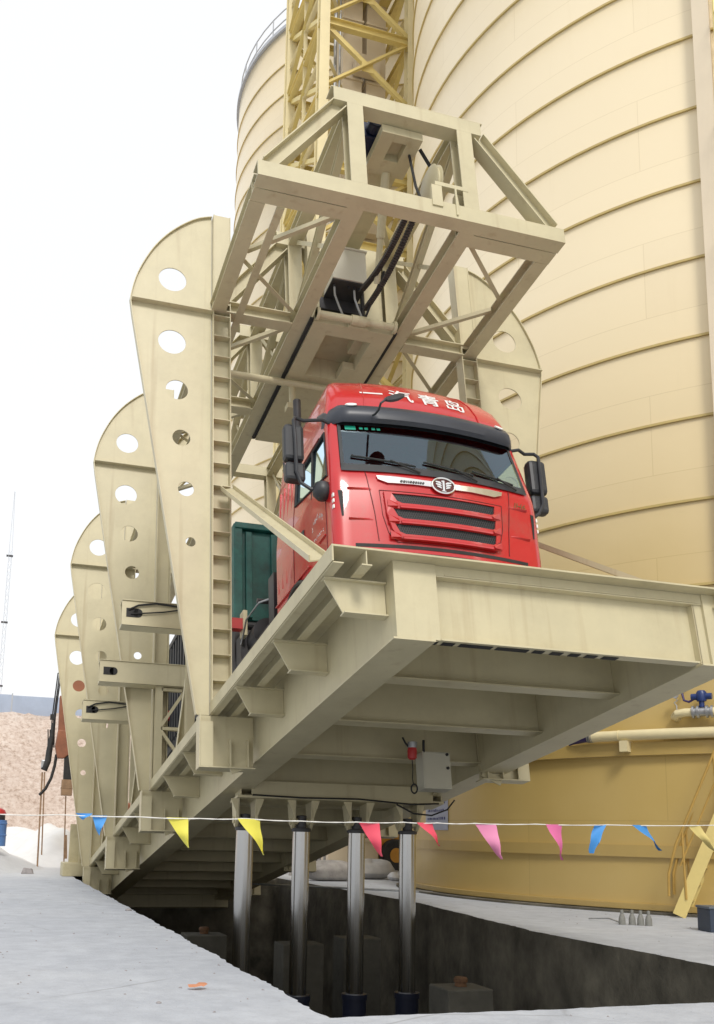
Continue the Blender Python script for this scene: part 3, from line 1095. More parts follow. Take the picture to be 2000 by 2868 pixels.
def make_post(side):
    """side 0 = left, 1 = right (mirrored); local origin at the foot of the column on the deck edge"""
    m = 1 if side == 0 else -1
    ob = MB()
    # column: two flanges, recessed web, stiffeners, cover plate at the top
    def bx(g, x0, x1, *r):
        g.box(min(m * x0, m * x1), max(m * x0, m * x1), *r)
    bx(ob, 0.0, 0.013, -0.10, 0.10, -0.15 if False else 0.002, 7.34)
    bx(ob, 0.237, 0.25, -0.10, 0.10, 0.002, 7.34)
    bx(ob, 0.0135, 0.2365, 0.02, 0.032, 0.003, 7.338)
    bx(ob, 0.0135, 0.2365, -0.092, -0.078, 5.79, 7.335)
    post = ob.build('side_post', CREAM, PL)
    for i in range(17):
        s = MB()
        z = 0.26 + i * 0.333
        bx(s, 0.0135, 0.2365, -0.096, 0.0195, z - 0.006, z + 0.006)
        s.build('stiffener', CREAM, post)
    gq = MB()
    gq.add([(m * x, z, y) for x, y, z in pv], pf)
    # curved edge strip round the outline
    e = OUT[:-1]
    for i in range(len(e) - 1):
        (x0, z0), (x1, z1) = e[i], e[i + 1]
        w = 0.045
        gq.add([(m * x0, -w, z0), (m * x1, -w, z1), (m * x1, w, z1), (m * x0, w, z0)], [(0, 1, 2, 3)])
        d = Vector((x1 - x0, z1 - z0)).normalized()
        nx_, nz_ = -d.y * -0.012, d.x * -0.012
        gq.add([(m * (x0 + nx_), -w, z0 + nz_), (m * (x1 + nx_), -w, z1 + nz_), (m * (x1 + nx_), w, z1 + nz_), (m * (x0 + nx_), w, z0 + nz_)], [(3, 2, 1, 0)])
        gq.add([(m * x0, -w, z0), (m * x1, -w, z1), (m * (x1 + nx_), -w, z1 + nz_), (m * (x0 + nx_), -w, z0 + nz_)], [(0, 1, 2, 3)])
    gq.build('gusset_plate', CREAM, post)
    rb_ = MB()
    bx(rb_, -1.12, -0.001, -0.105, -0.0075, 5.645, 5.66)
    bx(rb_, -1.12, -0.001, 0.0075, 0.105, 5.645, 5.66)
    rb_.build('cross_rib', CREAM, post)
    # rear raking brace from the column down to the deck edge
    br_ = MB()
    br_.chan((m * 0.16, 0.10, 3.3), (m * 0.12, 2.35, 0.02), 0.20, 0.07, 0.012, upv=(1, 0, 0))
    br_.build('raking_brace', CREAM, post)
    fb = MB()
    bx(fb, -0.145, -0.13, -0.10, 0.10, -0.80, -0.17)
    bx(fb, -0.129, 0.53, -0.006, 0.006, -0.80, -0.165)
    bx(fb, -0.145, 0.53, -0.10, 0.10, -0.816, -0.801)
    bx(fb, 0.225, 0.24, -0.098, -0.0065, -0.80, -0.46)
    bx(fb, 0.44, 0.455, -0.098, -0.0065, -0.80, -0.46)
    bx(fb, -0.128, 0.02, -0.10, -0.088, -0.80, -0.26)
    fb.bar((m * 0.24, -0.03, -0.83), (m * 0.50, -0.03, -1.02 + 0.3), 0.02, 0.1)
    fb.build('foot_bracket', CREAM, post)
    return post


POSTB = [4.5, 8.93, 13.36, 17.79]
proto_l, proto_r = make_post(0), make_post(1)
proto_l.location = (0.0, POSTB[0], 0)
proto_r.location = (4.06, POSTB[0], 0)
for bb in POSTB[1:]:
    for pr, x in ((proto_l, 0.0), (proto_r, 4.06)):
        c = copy_tree(pr, PL)
        c.location = (x, bb, 0)
        for ch in kids(c):                 # only the front pair has the ladder of stiffeners
            if ch.name.startswith('stiffener'):
                bpy.data.objects.remove(ch)
# front raking brace of the first left and right post
for m, x in ((1, 0.0), (-1, 4.06)):
    g = MB()
    g.chan((x + m * 0.19, 4.38, 2.86), (x + m * 0.045, 0.46, 0.06), 0.17, 0.06, 0.012, upv=(m, 0, 0.3))
    g.build('front_brace', CREAM, PL)

# ---- overhead frame carried by the posts
FR = MB()
c0 = 5.655
FR.box(-0.03, 4.06, 1.905, 1.919, c0, 5.875)
FR.box(-0.03, 4.06, 1.9195, 2.105, c0, c0 + 0.014)
FR.box(-0.03, 4.06, 1.9195, 2.105, 5.861, 5.875)
frame_ = FR.build('overhead_frame', CREAM, PL)


def fpart(name, fn):
    g = MB()
    fn(g)
    return g.build(name, CREAM, frame_)


# side-bay cross plates beside the front beam
for x0, x1 in ((-0.02, 1.36), (2.66, 4.05)):
    fpart('cross_bar', lambda g: (g.ibeam((x0, 2.222, c0 + 0.105), (x1, 2.222, c0 + 0.105), 0.208, 0.205)))
# longitudinal chords
for a, w in ((0.075, 0.20), (1.25, 0.21), (2.755, 0.21), (3.945, 0.20)):
    fpart('lower_chord', lambda g: g.ibeam((a, 2.33 if w == 0.20 else 2.106, c0 + 0.1015), (a, 17.9, c0 + 0.1015), 0.2, w, 0.016, 0.012))
fpart('guide_bar', lambda g: g.bar((0.37, 2.33, c0 - 0.005), (0.37, 8.5, c0 - 0.005), 0.1, 0.02))
for bb in (4.48, 6.7, 8.93, 11.1, 13.36, 17.79):
    for x0, x1 in ((0.18, 1.14), (2.87, 3.84)):
        fpart('cross_bar', lambda g: g.ibeam((x0, bb, c0 + 0.098), (x1, bb, c0 + 0.098), 0.19, 0.20))
# flat bracing in the side bays
for x0, x1 in ((0.18, 1.15), (3.84, 2.87)):
    for b0, b1 in ((2.36, 3.30), (3.50, 4.36), (4.62, 5.6), (5.7, 6.6), (6.85, 7.8), (7.9, 8.8), (9.1, 10.1), (10.2, 11.0)):
        rev = (b0 in (2.36, 4.62, 6.85, 9.1))
        p, q = ((x1, b0), (x0, b1)) if rev else ((x0, b0), (x1, b1))
        fpart('bracing', lambda g: g.angle((p[0], p[1], c0 + 0.13), (q[0], q[1], c0 + 0.13), 0.06, 0.008))
# upper trapezium: top beam, legs, raking side members
TB = [(1.905, 1), (4.48, 0), (6.7, 0), (8.93, 0), (11.1, 0)]
for bb, first in TB:
    y = bb + 0.1
    fpart('top_beam', lambda g: (g.box(0.97, 3.00, bb, bb + 0.014, 7.135, 7.335), g.box(0.97, 3.0, bb + 0.0145, bb + 0.2, 7.135, 7.149),
                                 g.box(0.94, 3.03, bb, bb + 0.2, 7.336, 7.35)))
    for a in (1.245, 2.75):
        fpart('leg', lambda g: g.ibeam((a, y, 5.876), (a, y, 7.134), 0.20, 0.21, 0.014, 0.012, upv=(0, 1, 0)))
    for m, x in ((1, 0.0), (-1, 4.03)):
        fpart('raking_member', lambda g: g.ibeam((x + m * 1.06, y, 7.13), (x + m * 0.12, y, 5.89), 0.19, 0.19, 0.014, 0.012))
for a in (1.245, 2.75):
    fpart('upper_chord', lambda g: g.ibeam((a, 2.106, 7.235), (a, 11.2, 7.235), 0.19, 0.2))
    for b0, b1 in ((2.1, 4.4), (4.6, 6.6), (6.8, 8.85), (9.05, 11.0)):
        fpart('side_diagonal', lambda g: g.ibeam((a, b0, 7.1), (a, b1, 5.9), 0.1, 0.10, 0.01, 0.008))
        fpart('side_diagonal', lambda g: g.angle((a, b0 + 1.0, 5.9), (a, b1, 7.1), 0.06, 0.008))
for b0, b1 in ((2.1, 4.4), (4.6, 6.6), (6.8, 8.85)):
    fpart('bracing', lambda g: g.angle((1.3, b0, 7.25), (2.7, b1, 7.25), 0.07, 0.008))
# machinery boom slung under the top beam
g = MB()
g.box(1.68, 1.86, 2.08, 2.75, 7.0, 7.12)
g.box(2.06, 2.24, 2.08, 2.75, 7.0, 7.12)
g.box(1.861, 2.059, 2.08, 2.2, 7.0, 7.12)
g.box(1.861, 2.059, 2.5, 2.75, 7.0, 7.12)
g.box(1.70, 2.22, 2.09, 2.74, 7.121, 7.133)
g.box(1.75, 2.17, 2.751, 6.6, 7.08, 7.13)
g.build('hanging_boom', CREAM, frame_)
g = MB()
g.cyl((1.98, 2.72, 7.02), (2.12, 3.55, 5.9), 0.045, n=12)
g.cyl((1.98, 2.72, 7.02), (2.06, 3.2, 6.37), 0.06, n=12)
g.build('tie_tube', CREAM, frame_, smooth=True)
g = MB()
g.box(1.52, 1.80, 2.35, 2.75, 7.16, 7.42)
g.cyl((1.66, 2.2, 7.29), (1.66, 2.35, 7.29), 0.10, n=16)
g.build('motor', mat('navy_motor_paint', (0.008, 0.014, 0.045), 0.4), frame_, bevel=0.02)
# pulley bracket on the front beam
g = MB()
for x in (2.33, 2.58):
    g.add([(x - .008, 1.925, 5.87), (x - .008, 2.12, 5.87), (x - .008, 2.05, 6.12), (x - .008, 1.96, 6.12),
           (x + .008, 1.925, 5.87), (x + .008, 2.12, 5.87), (x + .008, 2.05, 6.12), (x + .008, 1.96, 6.12)],
          [(0, 1, 2, 3), (7, 6, 5, 4), (0, 4, 5, 1), (1, 5, 6, 2), (2, 6, 7, 3), (3, 7, 4, 0)])
g.box(2.20, 2.34, 1.885, 1.93, 5.78, 6.10)
g.box(2.26, 2.72, 1.90, 1.98, 6.121, 6.18)
g.box(2.52, 2.545, 1.885, 1.9045, 5.70, 6.12)
g.build('pulley_bracket', CREAM, frame_)
g = MB()
g.lathe([(0.0, -0.05), (0.27, -0.05), (0.30, -0.035), (0.26, -0.012), (0.26, 0.012), (0.30, 0.035), (0.27, 0.05), (0.0, 0.05)], (2.44, 2.35, 6.52), 28, axis='x')
g.build('pulley', CREAM, frame_, smooth=True)

# carriage running between the inner chords (a thing of its own: it slides)
CG = empty('sliding_carriage', tuple(deck_pt(2.0, 4.1, 5.6)), (-TH, 0, 0), label='cream boxed carriage hanging between the inner beams of the overhead frame, above the red cab', cat='carriage')
g = MB()                                   # local: x about the middle, y back, z about the bottom plane
g.box(-0.60, -0.36, 0.08, 3.3, 0.0, 0.11)
g.box(0.36, 0.60, 0.08, 3.3, 0.0, 0.11)
g.box(-0.359, 0.359, 0.08, 0.31, 0.0, 0.11)
g.box(-0.359, 0.359, 1.33, 3.3, 0.0, 0.11)
g.box(-0.359, -0.345, 0.311, 1.329, 0.0005, 0.34)
g.box(0.345, 0.359, 0.311, 1.329, 0.0005, 0.34)
g.box(-0.3445, 0.3445, 0.311, 0.325, 0.0005, 0.34)
g.box(-0.3445, 0.3445, 1.315, 1.329, 0.0005, 0.34)
g.box(-0.359, 0.359, 0.311, 1.329, 0.341, 0.352)
g.box(0.16, 0.344, 1.0, 1.31, 0.0005, 0.12)
g.build('bottom_frame', CREAM, CG)
for x0 in (-0.66, 0.605):  # black strips paint in the shade of the open slits beside the inner chords
    g = MB()
    g.box(x0, x0 + 0.05, 0.06, 3.3, 0.015, 0.05)
    g.build('slit_shade', RUB, CG)
g = MB()
g.cyl((-0.6, -0.02, 0.06), (0.6, -0.02, 0.06), 0.055, n=18)
g.cyl((-0.08, -0.02, 0.06), (0.14, -0.02, 0.06), 0.075, n=18)
for x in (-0.6, 0.56):
    g.cyl((x, -0.02, 0.06), (x + 0.04, -0.02, 0.06), 0.09, n=18)
g.box(-0.1, 0.2, 0.03, 0.08, -0.02, 0.1)
g.build('cross_pipe', CREAM, CG, smooth=True)
g = MB()
g.box(-0.36, 0.16, -0.12, 0.30, 0.66, 1.20)
g.box(-0.38, 0.18, -0.14, 0.31, 1.201, 1.23)
g.build('control_box', WHT, CG, bevel=0.006)
bpy.data.objects['control_box'].data.materials[0] = mat('pale_box_paint', (0.60, 0.575, 0.48), 0.45, var=0.03)
g = MB()
g.box(-0.45, 0.25, 0.32, 1.6, 0.46, 0.66)
g.box(-0.36, 0.16, -0.10, 0.30, 0.640, 0.659)
for x in (-0.30, -0.08, 0.0, 0.08):
    g.cyl((x, 0.0, 0.639), (x, 0.0, 0.60), 0.022, n=10)
g.build('gear_case', STEEL, CG)
g = MB()
for x0, x1, z0 in ((-0.30, -0.10, 0.62), (0.0, 0.2, 0.62)):
    g.tube([(x0, 0.0, z0), (x0 + 0.02, 0.05, 0.5), ((x0 + x1) / 2, 0.12, 0.38), (x1, 0.2, 0.26), (x1 + .03, 0.25, 0.1)], 0.016, 6)
g.build('hose', SILV, CG, smooth=True)
g = MB()
g.bar((-0.52, 0.35, 0.12), (-0.52, 0.35, 1.9), 0.16, 0.16)
g.bar((0.38, 0.35, 0.12), (0.38, 0.35, 1.5), 0.22, 0.16)
g.box(0.2, 0.62, 0.45, 0.9, 0.2, 1.5)
g.build('upright', CREAM, CG)
g = MB()
g.tube([(0.18, 0.15, 0.95), (0.19, 0.18, 0.3), (0.2, 0.2, 0.12)], 0.03, 8)
g.build('hanging_cable', RUB, CG)
g = MB()
g.cyl((-1.56, 1.45, -0.1), (0.4, 1.45, -0.1), 0.055, n=16)
g.cyl((-0.5, 1.5, -0.1), (-0.5, 1.5, -0.5), 0.05, n=12)
g.box(-0.6, -0.4, 1.42, 1.58, -0.55, -0.46)
g.build('spreader_pipe', CREAM, CG, smooth=True)

# drag chain and ropes from the front pulley back to the carriage
DC = empty('cable_chain', tuple(deck_pt(2.2, 2.3, 6.1)), (-TH, 0, 0), label='black cable drag chain slung under the overhead frame from its front beam to the carriage', cat='cable chain')
g = MB()
for k, (x, p, q) in enumerate(((0.05, (0.25, 0.05), (1.75, -0.25)), (-0.06, (0.25, 0.05), (1.55, -0.08)))):
    n = 40
    for i in range(n):
        s0, s1 = i / n, (i + 0.7) / n
        sag = lambda s: -0.10 * math.sin(math.pi * s)
        g.bar((x - .12 * s0, p[0] + (q[0] - p[0]) * s0, p[1] + (q[1] - p[1]) * s0 + sag(s0)), (x - .12 * s1, p[0] + (q[0] - p[0]) * s1, p[1] + (q[1] - p[1]) * s1 + sag(s1)), 0.07, 0.05)
g.build('link', mat('chain_links', (0.045, 0.038, 0.034), 0.6, var=0.4, nscale=14), DC)
for pts, r_ in (([(-0.04, 0.05, 0.95), (-0.03, -0.05, 0.3), (0.0, -0.15, -0.1)], 0.018), ([(0.10, 0.0, 1.0), (0.34, 0.1, 0.75), (0.40, 0.1, 0.5), (0.37, 0.05, 0.15)], 0.026),
                ([(0.02, 1.2, 0.0), (-0.05, 1.65, -0.3), (-0.1, 1.9, -0.5)], 0.018)):
    g = MB()
    g.tube(pts, r_, 6)
    g.build('rope', RUB, DC, smooth=True)

# ---- side clamp arms between the posts (part of the platform), with the light lattice that joins two of them
def make_arm():
    g = MB()
    g.box(-0.92, 0.62, -0.10, -0.088, -0.15, 0.20)
    g.box(-0.92, 0.62, 0.088, 0.10, -0.15, 0.20)
    g.box(-0.92, 0.62, -0.0875, 0.0875, -0.15, -0.138)
    g.box(-0.92, 0.62, -0.115, -0.1005, -0.165, -0.151)
    g.box(-0.92, 0.62, -0.12, 0.115, -0.165, -0.1515)
    g.box(-0.92, 0.62, -0.12, 0.11, 0.201, 0.212)
    a = g.build('clamp_arm', CREAM, PL)
    s = MB()
    s.box(-0.86, -0.70, -0.107, -0.101, -0.04, 0.09)
    s.lathe([(0.0, -0.107), (0.065, -0.107), (0.065, -0.101)], (-0.70, 0, 0.025), 18, axis='y')
    s.build('slot', RUB, a)
    s = MB()
    s.tube([(-0.83, -0.112, 0.06), (-0.70, -0.13, 0.13), (-0.45, -0.13, 0.18), (-0.1, -0.125, 0.16), (0.2, -0.12, 0.14)], 0.014, 6)
    s.tube([(-0.80, -0.112, 0.0), (-0.62, -0.13, 0.02), (-0.35, -0.13, 0.06), (-0.1, -0.125, 0.12)], 0.010, 6)
    s.build('hose', RUB, a, smooth=True)
    s = MB()
    s.box(0.621, 0.80, -0.07, 0.07, -0.06, 0.10)
    s.build('clamp_ram', REDP, a)
    s = MB()
    s.box(0.801, 0.86, -0.10, 0.10, -0.16, 0.22)
    s.build('clamp_pad', CREAM, a)
    s = MB()                                   # light lattice stand facing the nose of the platform
    s.ibeam((0.06, 0, -1.67), (0.06, 0, -0.166), 0.10, 0.12, upv=(0, 1, 0))
    s.ibeam((0.50, 0, -1.67), (0.50, 0, -0.166), 0.10, 0.12, upv=(0, 1, 0))
    for z in (-0.21, -0.87):
        s.bar((0.10, -0.02, z), (0.46, -0.02, z), 0.06, 0.05)
    s.bar((0.10, -0.03, -0.83), (0.46, -0.03, -0.25), 0.05, 0.045, upv=(0, 1, 0))
    s.bar((0.10, -0.03, -0.91), (0.46, -0.03, -1.40), 0.05, 0.045, upv=(0, 1, 0))
    s.build('arm_stand', CREAM, a)
    return a


arm = make_arm()
arm.location = (0.02, 6.15, 1.68)
for bb, zz in ((8.75, 1.69), (11.45, 1.82)):
    c = copy_tree(arm, PL)
    c.location = (0.02, bb, zz)
    if bb < 9:
        for ch in kids(c):
            if ch.name.startswith('hose'):
                bpy.data.objects.remove(ch)
# hinge plate at the far end
g = MB()
g.box(0.2, 3.9, 19.9, 20.15, -0.9, -0.03)
g.build('hinge_beam', CREAM, PL)

# fixed hinge pedestals at the far end
for x, nm in ((-0.10, 'left'), (4.45, 'right')):
    h = empty('hinge_pedestal', (x, 19.35, 0), label='cream hinge block on the ground outside the %s far corner of the platform' % nm, cat='pedestal')
    g = MB()
    g.box(-0.42, 0.28, -0.4, 0.4, 0, 0.34)
    g.build('block', CREAMD, h, bevel=0.02)
    g = MB()
    g.box(-0.26, 0.27, -0.03, 0.03, 0.341, 1.30)
    g.box(-0.02, 0.02, -0.3, -0.031, 0.341, 0.95)
    g.build('upright_plate', CREAMD, h)

# ---- hydraulic cylinders standing in the pit
cyl_labels = ['leftmost of the four chrome lifting cylinders, nearest the left pit edge', 'second chrome lifting cylinder from the left, in the pit',
              'third chrome lifting cylinder from the left, in the pit', 'rightmost of the four chrome lifting cylinders, beside the yellow silo wall']
proto = None
for a, lb in zip(CA, cyl_labels):
    top = deck_pt(a, 6.16, -1.10)
    if proto is None:
        r = empty('hydraulic_cylinder', (top.x, top.y, -3.2), label=lb, cat='hydraulic cylinder', group='lifting cylinders under the platform')
        h = top.z + 3.2
        g = MB()
        g.cyl((0, 0, 2.0), (0, 0, h - 0.13), 0.118, n=32)
        g.build('rod', ROD, r, smooth=True)
        g = MB()
        g.lathe([(0.118, h - .135), (0.135, h - .13), (0.135, h - .09), (0.07, h - .08), (0.07, h + .08), (0.0, h + .09)], n=24)
        g.build('rod_head', STEEL, r, smooth=True)
        g = MB()
        g.lathe([(0.0, 0), (0.16, 0), (0.16, 2.2), (0.175, 2.2), (0.175, 2.27), (0.12, 2.275)], n=28)
        g.build('barrel', NAVY, r, smooth=True)
        proto = r
    else:
        r = copy_tree(proto)
        r.location = (top.x, top.y, -3.2)
        r['label'] = lb

# ---- box, pull switch under the platform
EB = empty('switch_box', tuple(deck_pt(2.76, 4.27, -0.50)), (-TH, 0, 0), label='pale grey switch box hanging under the tilted platform', cat='switch box')
g = MB()
g.box(-0.17, 0.20, -0.12, 0.10, -0.52, -0.06)
g.box(-0.155, 0.185, -0.128, -0.1205, -0.505, -0.075)
g.build('case', mat('grey_box_paint', (0.50, 0.48, 0.385), 0.5, var=0.04), EB, bevel=0.008)
for z in (-0.09, -0.26):
    g = MB()
    g.lathe([(0.0, -0.145), (0.018, -0.145), (0.02, -0.129)], (0.155, 0, z), 12, axis='y')
    g.build('lock', RUB, EB)
g = MB()
g.box(-0.12, 0.15, 0.02, 0.17, -0.06, -0.045)
g.box(-0.12, 0.15, 0.13, 0.17, -0.15, -0.0605)
g.build('hanger', CREAM, EB)
PS = empty('pull_switch', tuple(deck_pt(2.46, 4.15, -0.50)), label='red pull switch with a black ring on a cord, left of the grey switch box', cat='pull switch')
g = MB()
g.lathe([(0.0, -0.02), (0.05, -0.02), (0.06, -0.06), (0.055, -0.15), (0.03, -0.17), (0.0, -0.17)], n=18)
g.build('body', REDP, PS, smooth=True)
g = MB()
g.lathe([(0.0, 0.06), (0.06, 0.05), (0.06, -0.02), (0.0, -0.021)], n=16)
g.build('socket', SILV, PS, smooth=True)
g = MB()
g.tube([(0.0, 0, -0.17), (0.01, 0, -0.28), (0.005, 0, -0.40), (0.02, 0, -0.47)], 0.006, 6)
g.tube([(0.03 + 0.04 * math.cos(2 * math.pi * i / 20), 0, -0.52 + 0.055 * math.sin(2 * math.pi * i / 20)) for i in range(20)], 0.011, 8, closed=True)
g.tube([(-0.03, 0, -0.03), (-0.09, 0, 0.03), (-0.13, 0, 0.10)], 0.012, 6)
g.tube([(0.15, 0, 0.08), (0.155, 0, -0.08)], 0.016, 6)
g.build('cord', RUB, PS, smooth=True)

#@@TRUCK
# ------------------------------------------------------------------ the truck (local axes: x across, y back from the nose, z up from the deck)
TB0 = 1.93
TK = empty('cargo_truck', tuple(deck_pt(2.03, TB0, 0.0)), (-TH, 0, 0), label='red flat-nosed cargo truck standing nose up on the tilted platform', cat='truck')


def lerp_tab(tab, z):
    for (z0, v0), (z1, v1) in zip(tab, tab[1:]):
        if z <= z1:
            s = (z - z0) / (z1 - z0)
            return v0 + (v1 - v0) * max(0, s)
    return tab[-1][1]


YF = [(0.4, .05), (0.8, 0.0), (1.1, 0.0), (1.6, 0.0), (1.9, 0.02), (2.0, 0.05), (2.8, 0.27), (2.95, 0.29), (3.1, 0.33), (3.3, 0.44), (3.48, 0.58), (3.62, 0.76), (3.72, 0.98), (3.79, 1.25), (3.82, 1.6)]
HWT = [(0.4, 1.20), (0.8, 1.24), (1.9, 1.24), (2.0, 1.235), (2.8, 1.175), (2.95, 1.155), (3.3, 1.09), (3.48, 1.02), (3.62, 0.93), (3.72, 0.82), (3.79, 0.66), (3.82, 0.45)]
BOW = 0.15
YB = 2.35


def front_y(x, z):
    hw = lerp_tab(HWT, z)
    return lerp_tab(YF, z) + BOW * min(1.0, abs(x) / hw) ** 2


def section(z):
    """half outline: list of (x, y) from the centre of the nose round to the centre of the back"""
    hw = lerp_tab(HWT, z)
    yf = lerp_tab(YF, z)
    rc = 0.07
    p = []
    for f in (0, 0.25, 0.47, 0.70, 0.845):
        x = f * hw
        p.append((x, yf + BOW * f * f))
    xe, ye = p[-1]
    x0, y0 = xe, ye
    # rounded corner
    x1, y1 = hw, ye + rc + 0.03
    for k in (1, 2, 3, 4):
        s = k / 4
        cxp, cyp = hw, ye + 0.012
        p.append(((1 - s) ** 2 * x0 + 2 * s * (1 - s) * cxp + s * s * x1, (1 - s) ** 2 * y0 + 2 * s * (1 - s) * cyp + s * s * y1))
    ys = max(y1 + 0.04, 0.0)
    for y in (ys, ys + (1.0 - ys) * 0.5 if ys < 1.0 else ys + .02, max(0.97, ys + .04), max(1.32, ys + .06), max(1.5, ys + .08), max(2.06, ys + .1), YB - 0.06):
        p.append((hw, min(y, YB - 0.06)))
    p.append((hw - 0.07, YB))
    p.append((0, YB))
    return p


ZL = [0.55, 0.8, 1.0, 1.12, 1.3, 1.5, 1.7, 1.87, 1.96, 2.01, 2.2, 2.4, 2.6, 2.74, 2.80, 2.95, 3.1, 3.2, 3.3, 3.4, 3.48, 3.56, 3.62, 3.68, 3.72, 3.76, 3.79, 3.82]
secs = [section(z) for z in ZL]
NP = len(secs[0])
g = MB()
idx = {}
for j, z in enumerate(ZL):
    for i, (x, y) in enumerate(secs[j]):
        for s in (1, -1):
            if s == -1 and (i == 0 or i == NP - 1):
                idx[(j, i, s)] = idx[(j, i, 1)]
                continue
            idx[(j, i, s)] = len(g.v)
            g.v.append((s * x, y, z))
WSI = range(0, 5)            # front columns that make the windscreen opening (up to the corner)
for j in range(len(ZL) - 1):
    z0, z1 = ZL[j], ZL[j + 1]
    for i in range(NP - 1):
        for s in (1, -1):
            if i < 5 and z0 >= 2.0 and z1 <= 2.81:          # windscreen
                continue
            if 9 <= i <= 12 and z0 >= 1.95 and z1 <= 2.61:   # door window
                continue
            if 11 <= i <= 13 and z1 <= 1.13:                # wheel arch
                continue
            q = [idx[(j, i, s)], idx[(j, i + 1, s)], idx[(j + 1, i + 1, s)], idx[(j + 1, i, s)]]
            q = list(dict.fromkeys(q))
            if len(q) > 2:
                g.f.append(tuple(q if s == 1 else q[::-1]))
                g.mi.append(0)
top = [idx[(len(ZL) - 1, i, 1)] for i in range(NP)] + [idx[(len(ZL) - 1, i, -1)] for i in range(NP - 2, 0, -1)]
g.f.append(tuple(top))
g.mi.append(0)
cab = g.build('cab', RED, TK, smooth=True)


def skin_patch(x0, x1, z0, z1, off, nx=14, nz=8):
    g = MB()
    for jz in range(nz + 1):
        for ix in range(nx + 1):
            x = x0 + (x1 - x0) * ix / nx
            z = z0 + (z1 - z0) * jz / nz
            g.v.append((x, front_y(x, z) - off, z))
    for jz in range(nz):
        for ix in range(nx):
            a = jz * (nx + 1) + ix
            g.f.append((a, a + 1, a + nx + 2, a + nx + 1))
            g.mi.append(0)
    return g


def on_front(v2, off, zc=0.0, xc=0.0, thick=None):
    return [(x + xc, front_y(x + xc, z + zc) - off - t, z + zc) for x, z, t in v2]


# windscreen: glass over the opening, black band round it


def ws_point(u, z, off=0.0):
    hw = lerp_tab(HWT, z)
    # follows the same lines as the opening, reaching into the pillar corner
    f = abs(u)
    if f <= 0.845:
        return (u * hw, lerp_tab(YF, z) + BOW * f * f - off, z)
    sec = section(z)
    s = (f - 0.845) / (1 - 0.845)
    x0, y0 = sec[4]
    x1, y1 = sec[5]
    x, y = x0 + (x1 - x0) * s, y0 + (y1 - y0) * s
    return (math.copysign(x, u), y - off, z)


g = MB()
NU, NZ = 28, 10
for jz in range(NZ + 1):
    for iu in range(NU + 1):
        g.v.append(ws_point(-1 + 2 * iu / NU, 1.985 + (2.82 - 1.985) * jz / NZ, 0.012))
for jz in range(NZ):
    for iu in range(NU):
        a = jz * (NU + 1) + iu
        g.f.append((a, a + 1, a + NU + 2, a + NU + 1))
        g.mi.append(0)
wsc = g.build('windscreen', GLASS, TK, smooth=True)
g = MB()


def ws_band(u0, u1, z0, z1, nu=20, nz=2):
    o = len(g.v)
    for jz in range(nz + 1):
        for iu in range(nu + 1):
            g.v.append(ws_point(u0 + (u1 - u0) * iu / nu, z0 + (z1 - z0) * jz / nz, 0.018))
    for jz in range(nz):
        for iu in range(nu):
            a = o + jz * (nu + 1) + iu
            g.f.append((a, a + 1, a + nu + 2, a + nu + 1))
            g.mi.append(0)


ws_band(-1, 1, 1.965, 2.065)
ws_band(-1, 1, 2.66, 2.83)
ws_band(-1.0, -0.93, 2.0, 2.8, 3, 8)
ws_band(0.93, 1.0, 2.0, 2.8, 3, 8)
g.build('screen_surround', BLK, wsc, smooth=True)
# wipers
g = MB()
for x0, x1, dz in ((-0.25, -1.0, 0.14), (0.45, -0.18, 0.12), (0.98, 0.42, 0.10)):
    P0 = (x0, front_y(x0, 1.97) - 0.03, 1.99)
    xm = x0 + (x1 - x0) * 0.45
    P1 = (xm, front_y(xm, 2.06) - 0.05, 2.03 + dz * 0.6)
    g.tube([P0, P1], 0.011, 6)
    pts = []
    for k in range(7):
        x = x0 - (x0 - x1) * (0.05 + 0.95 * k / 6)
        z = 2.035 + dz * (0.3 + 0.7 * k / 6)
        pts.append((x, front_y(x, z) - 0.032, z))
    g.tube(pts, 0.012, 6)
g.build('wiper', RUB, TK)
# sticker in the top corner of the screen
g = MB()
for x0, x1, z0, z1 in ((-1.0, -0.88, 2.59, 2.65), (-0.84, -0.80, 2.60, 2.635), (-0.78, -0.74, 2.60, 2.635), (-0.70, -0.66, 2.60, 2.635), (-0.64, -0.60, 2.6, 2.635)):
    gg = skin_patch(x0, x1, z0, z1, 0.016, 3, 2)
    g.add(gg.v, gg.f)
g.build('sticker', mat('green_sticker', (0.01, 0.30, 0.20), 0.4), wsc)

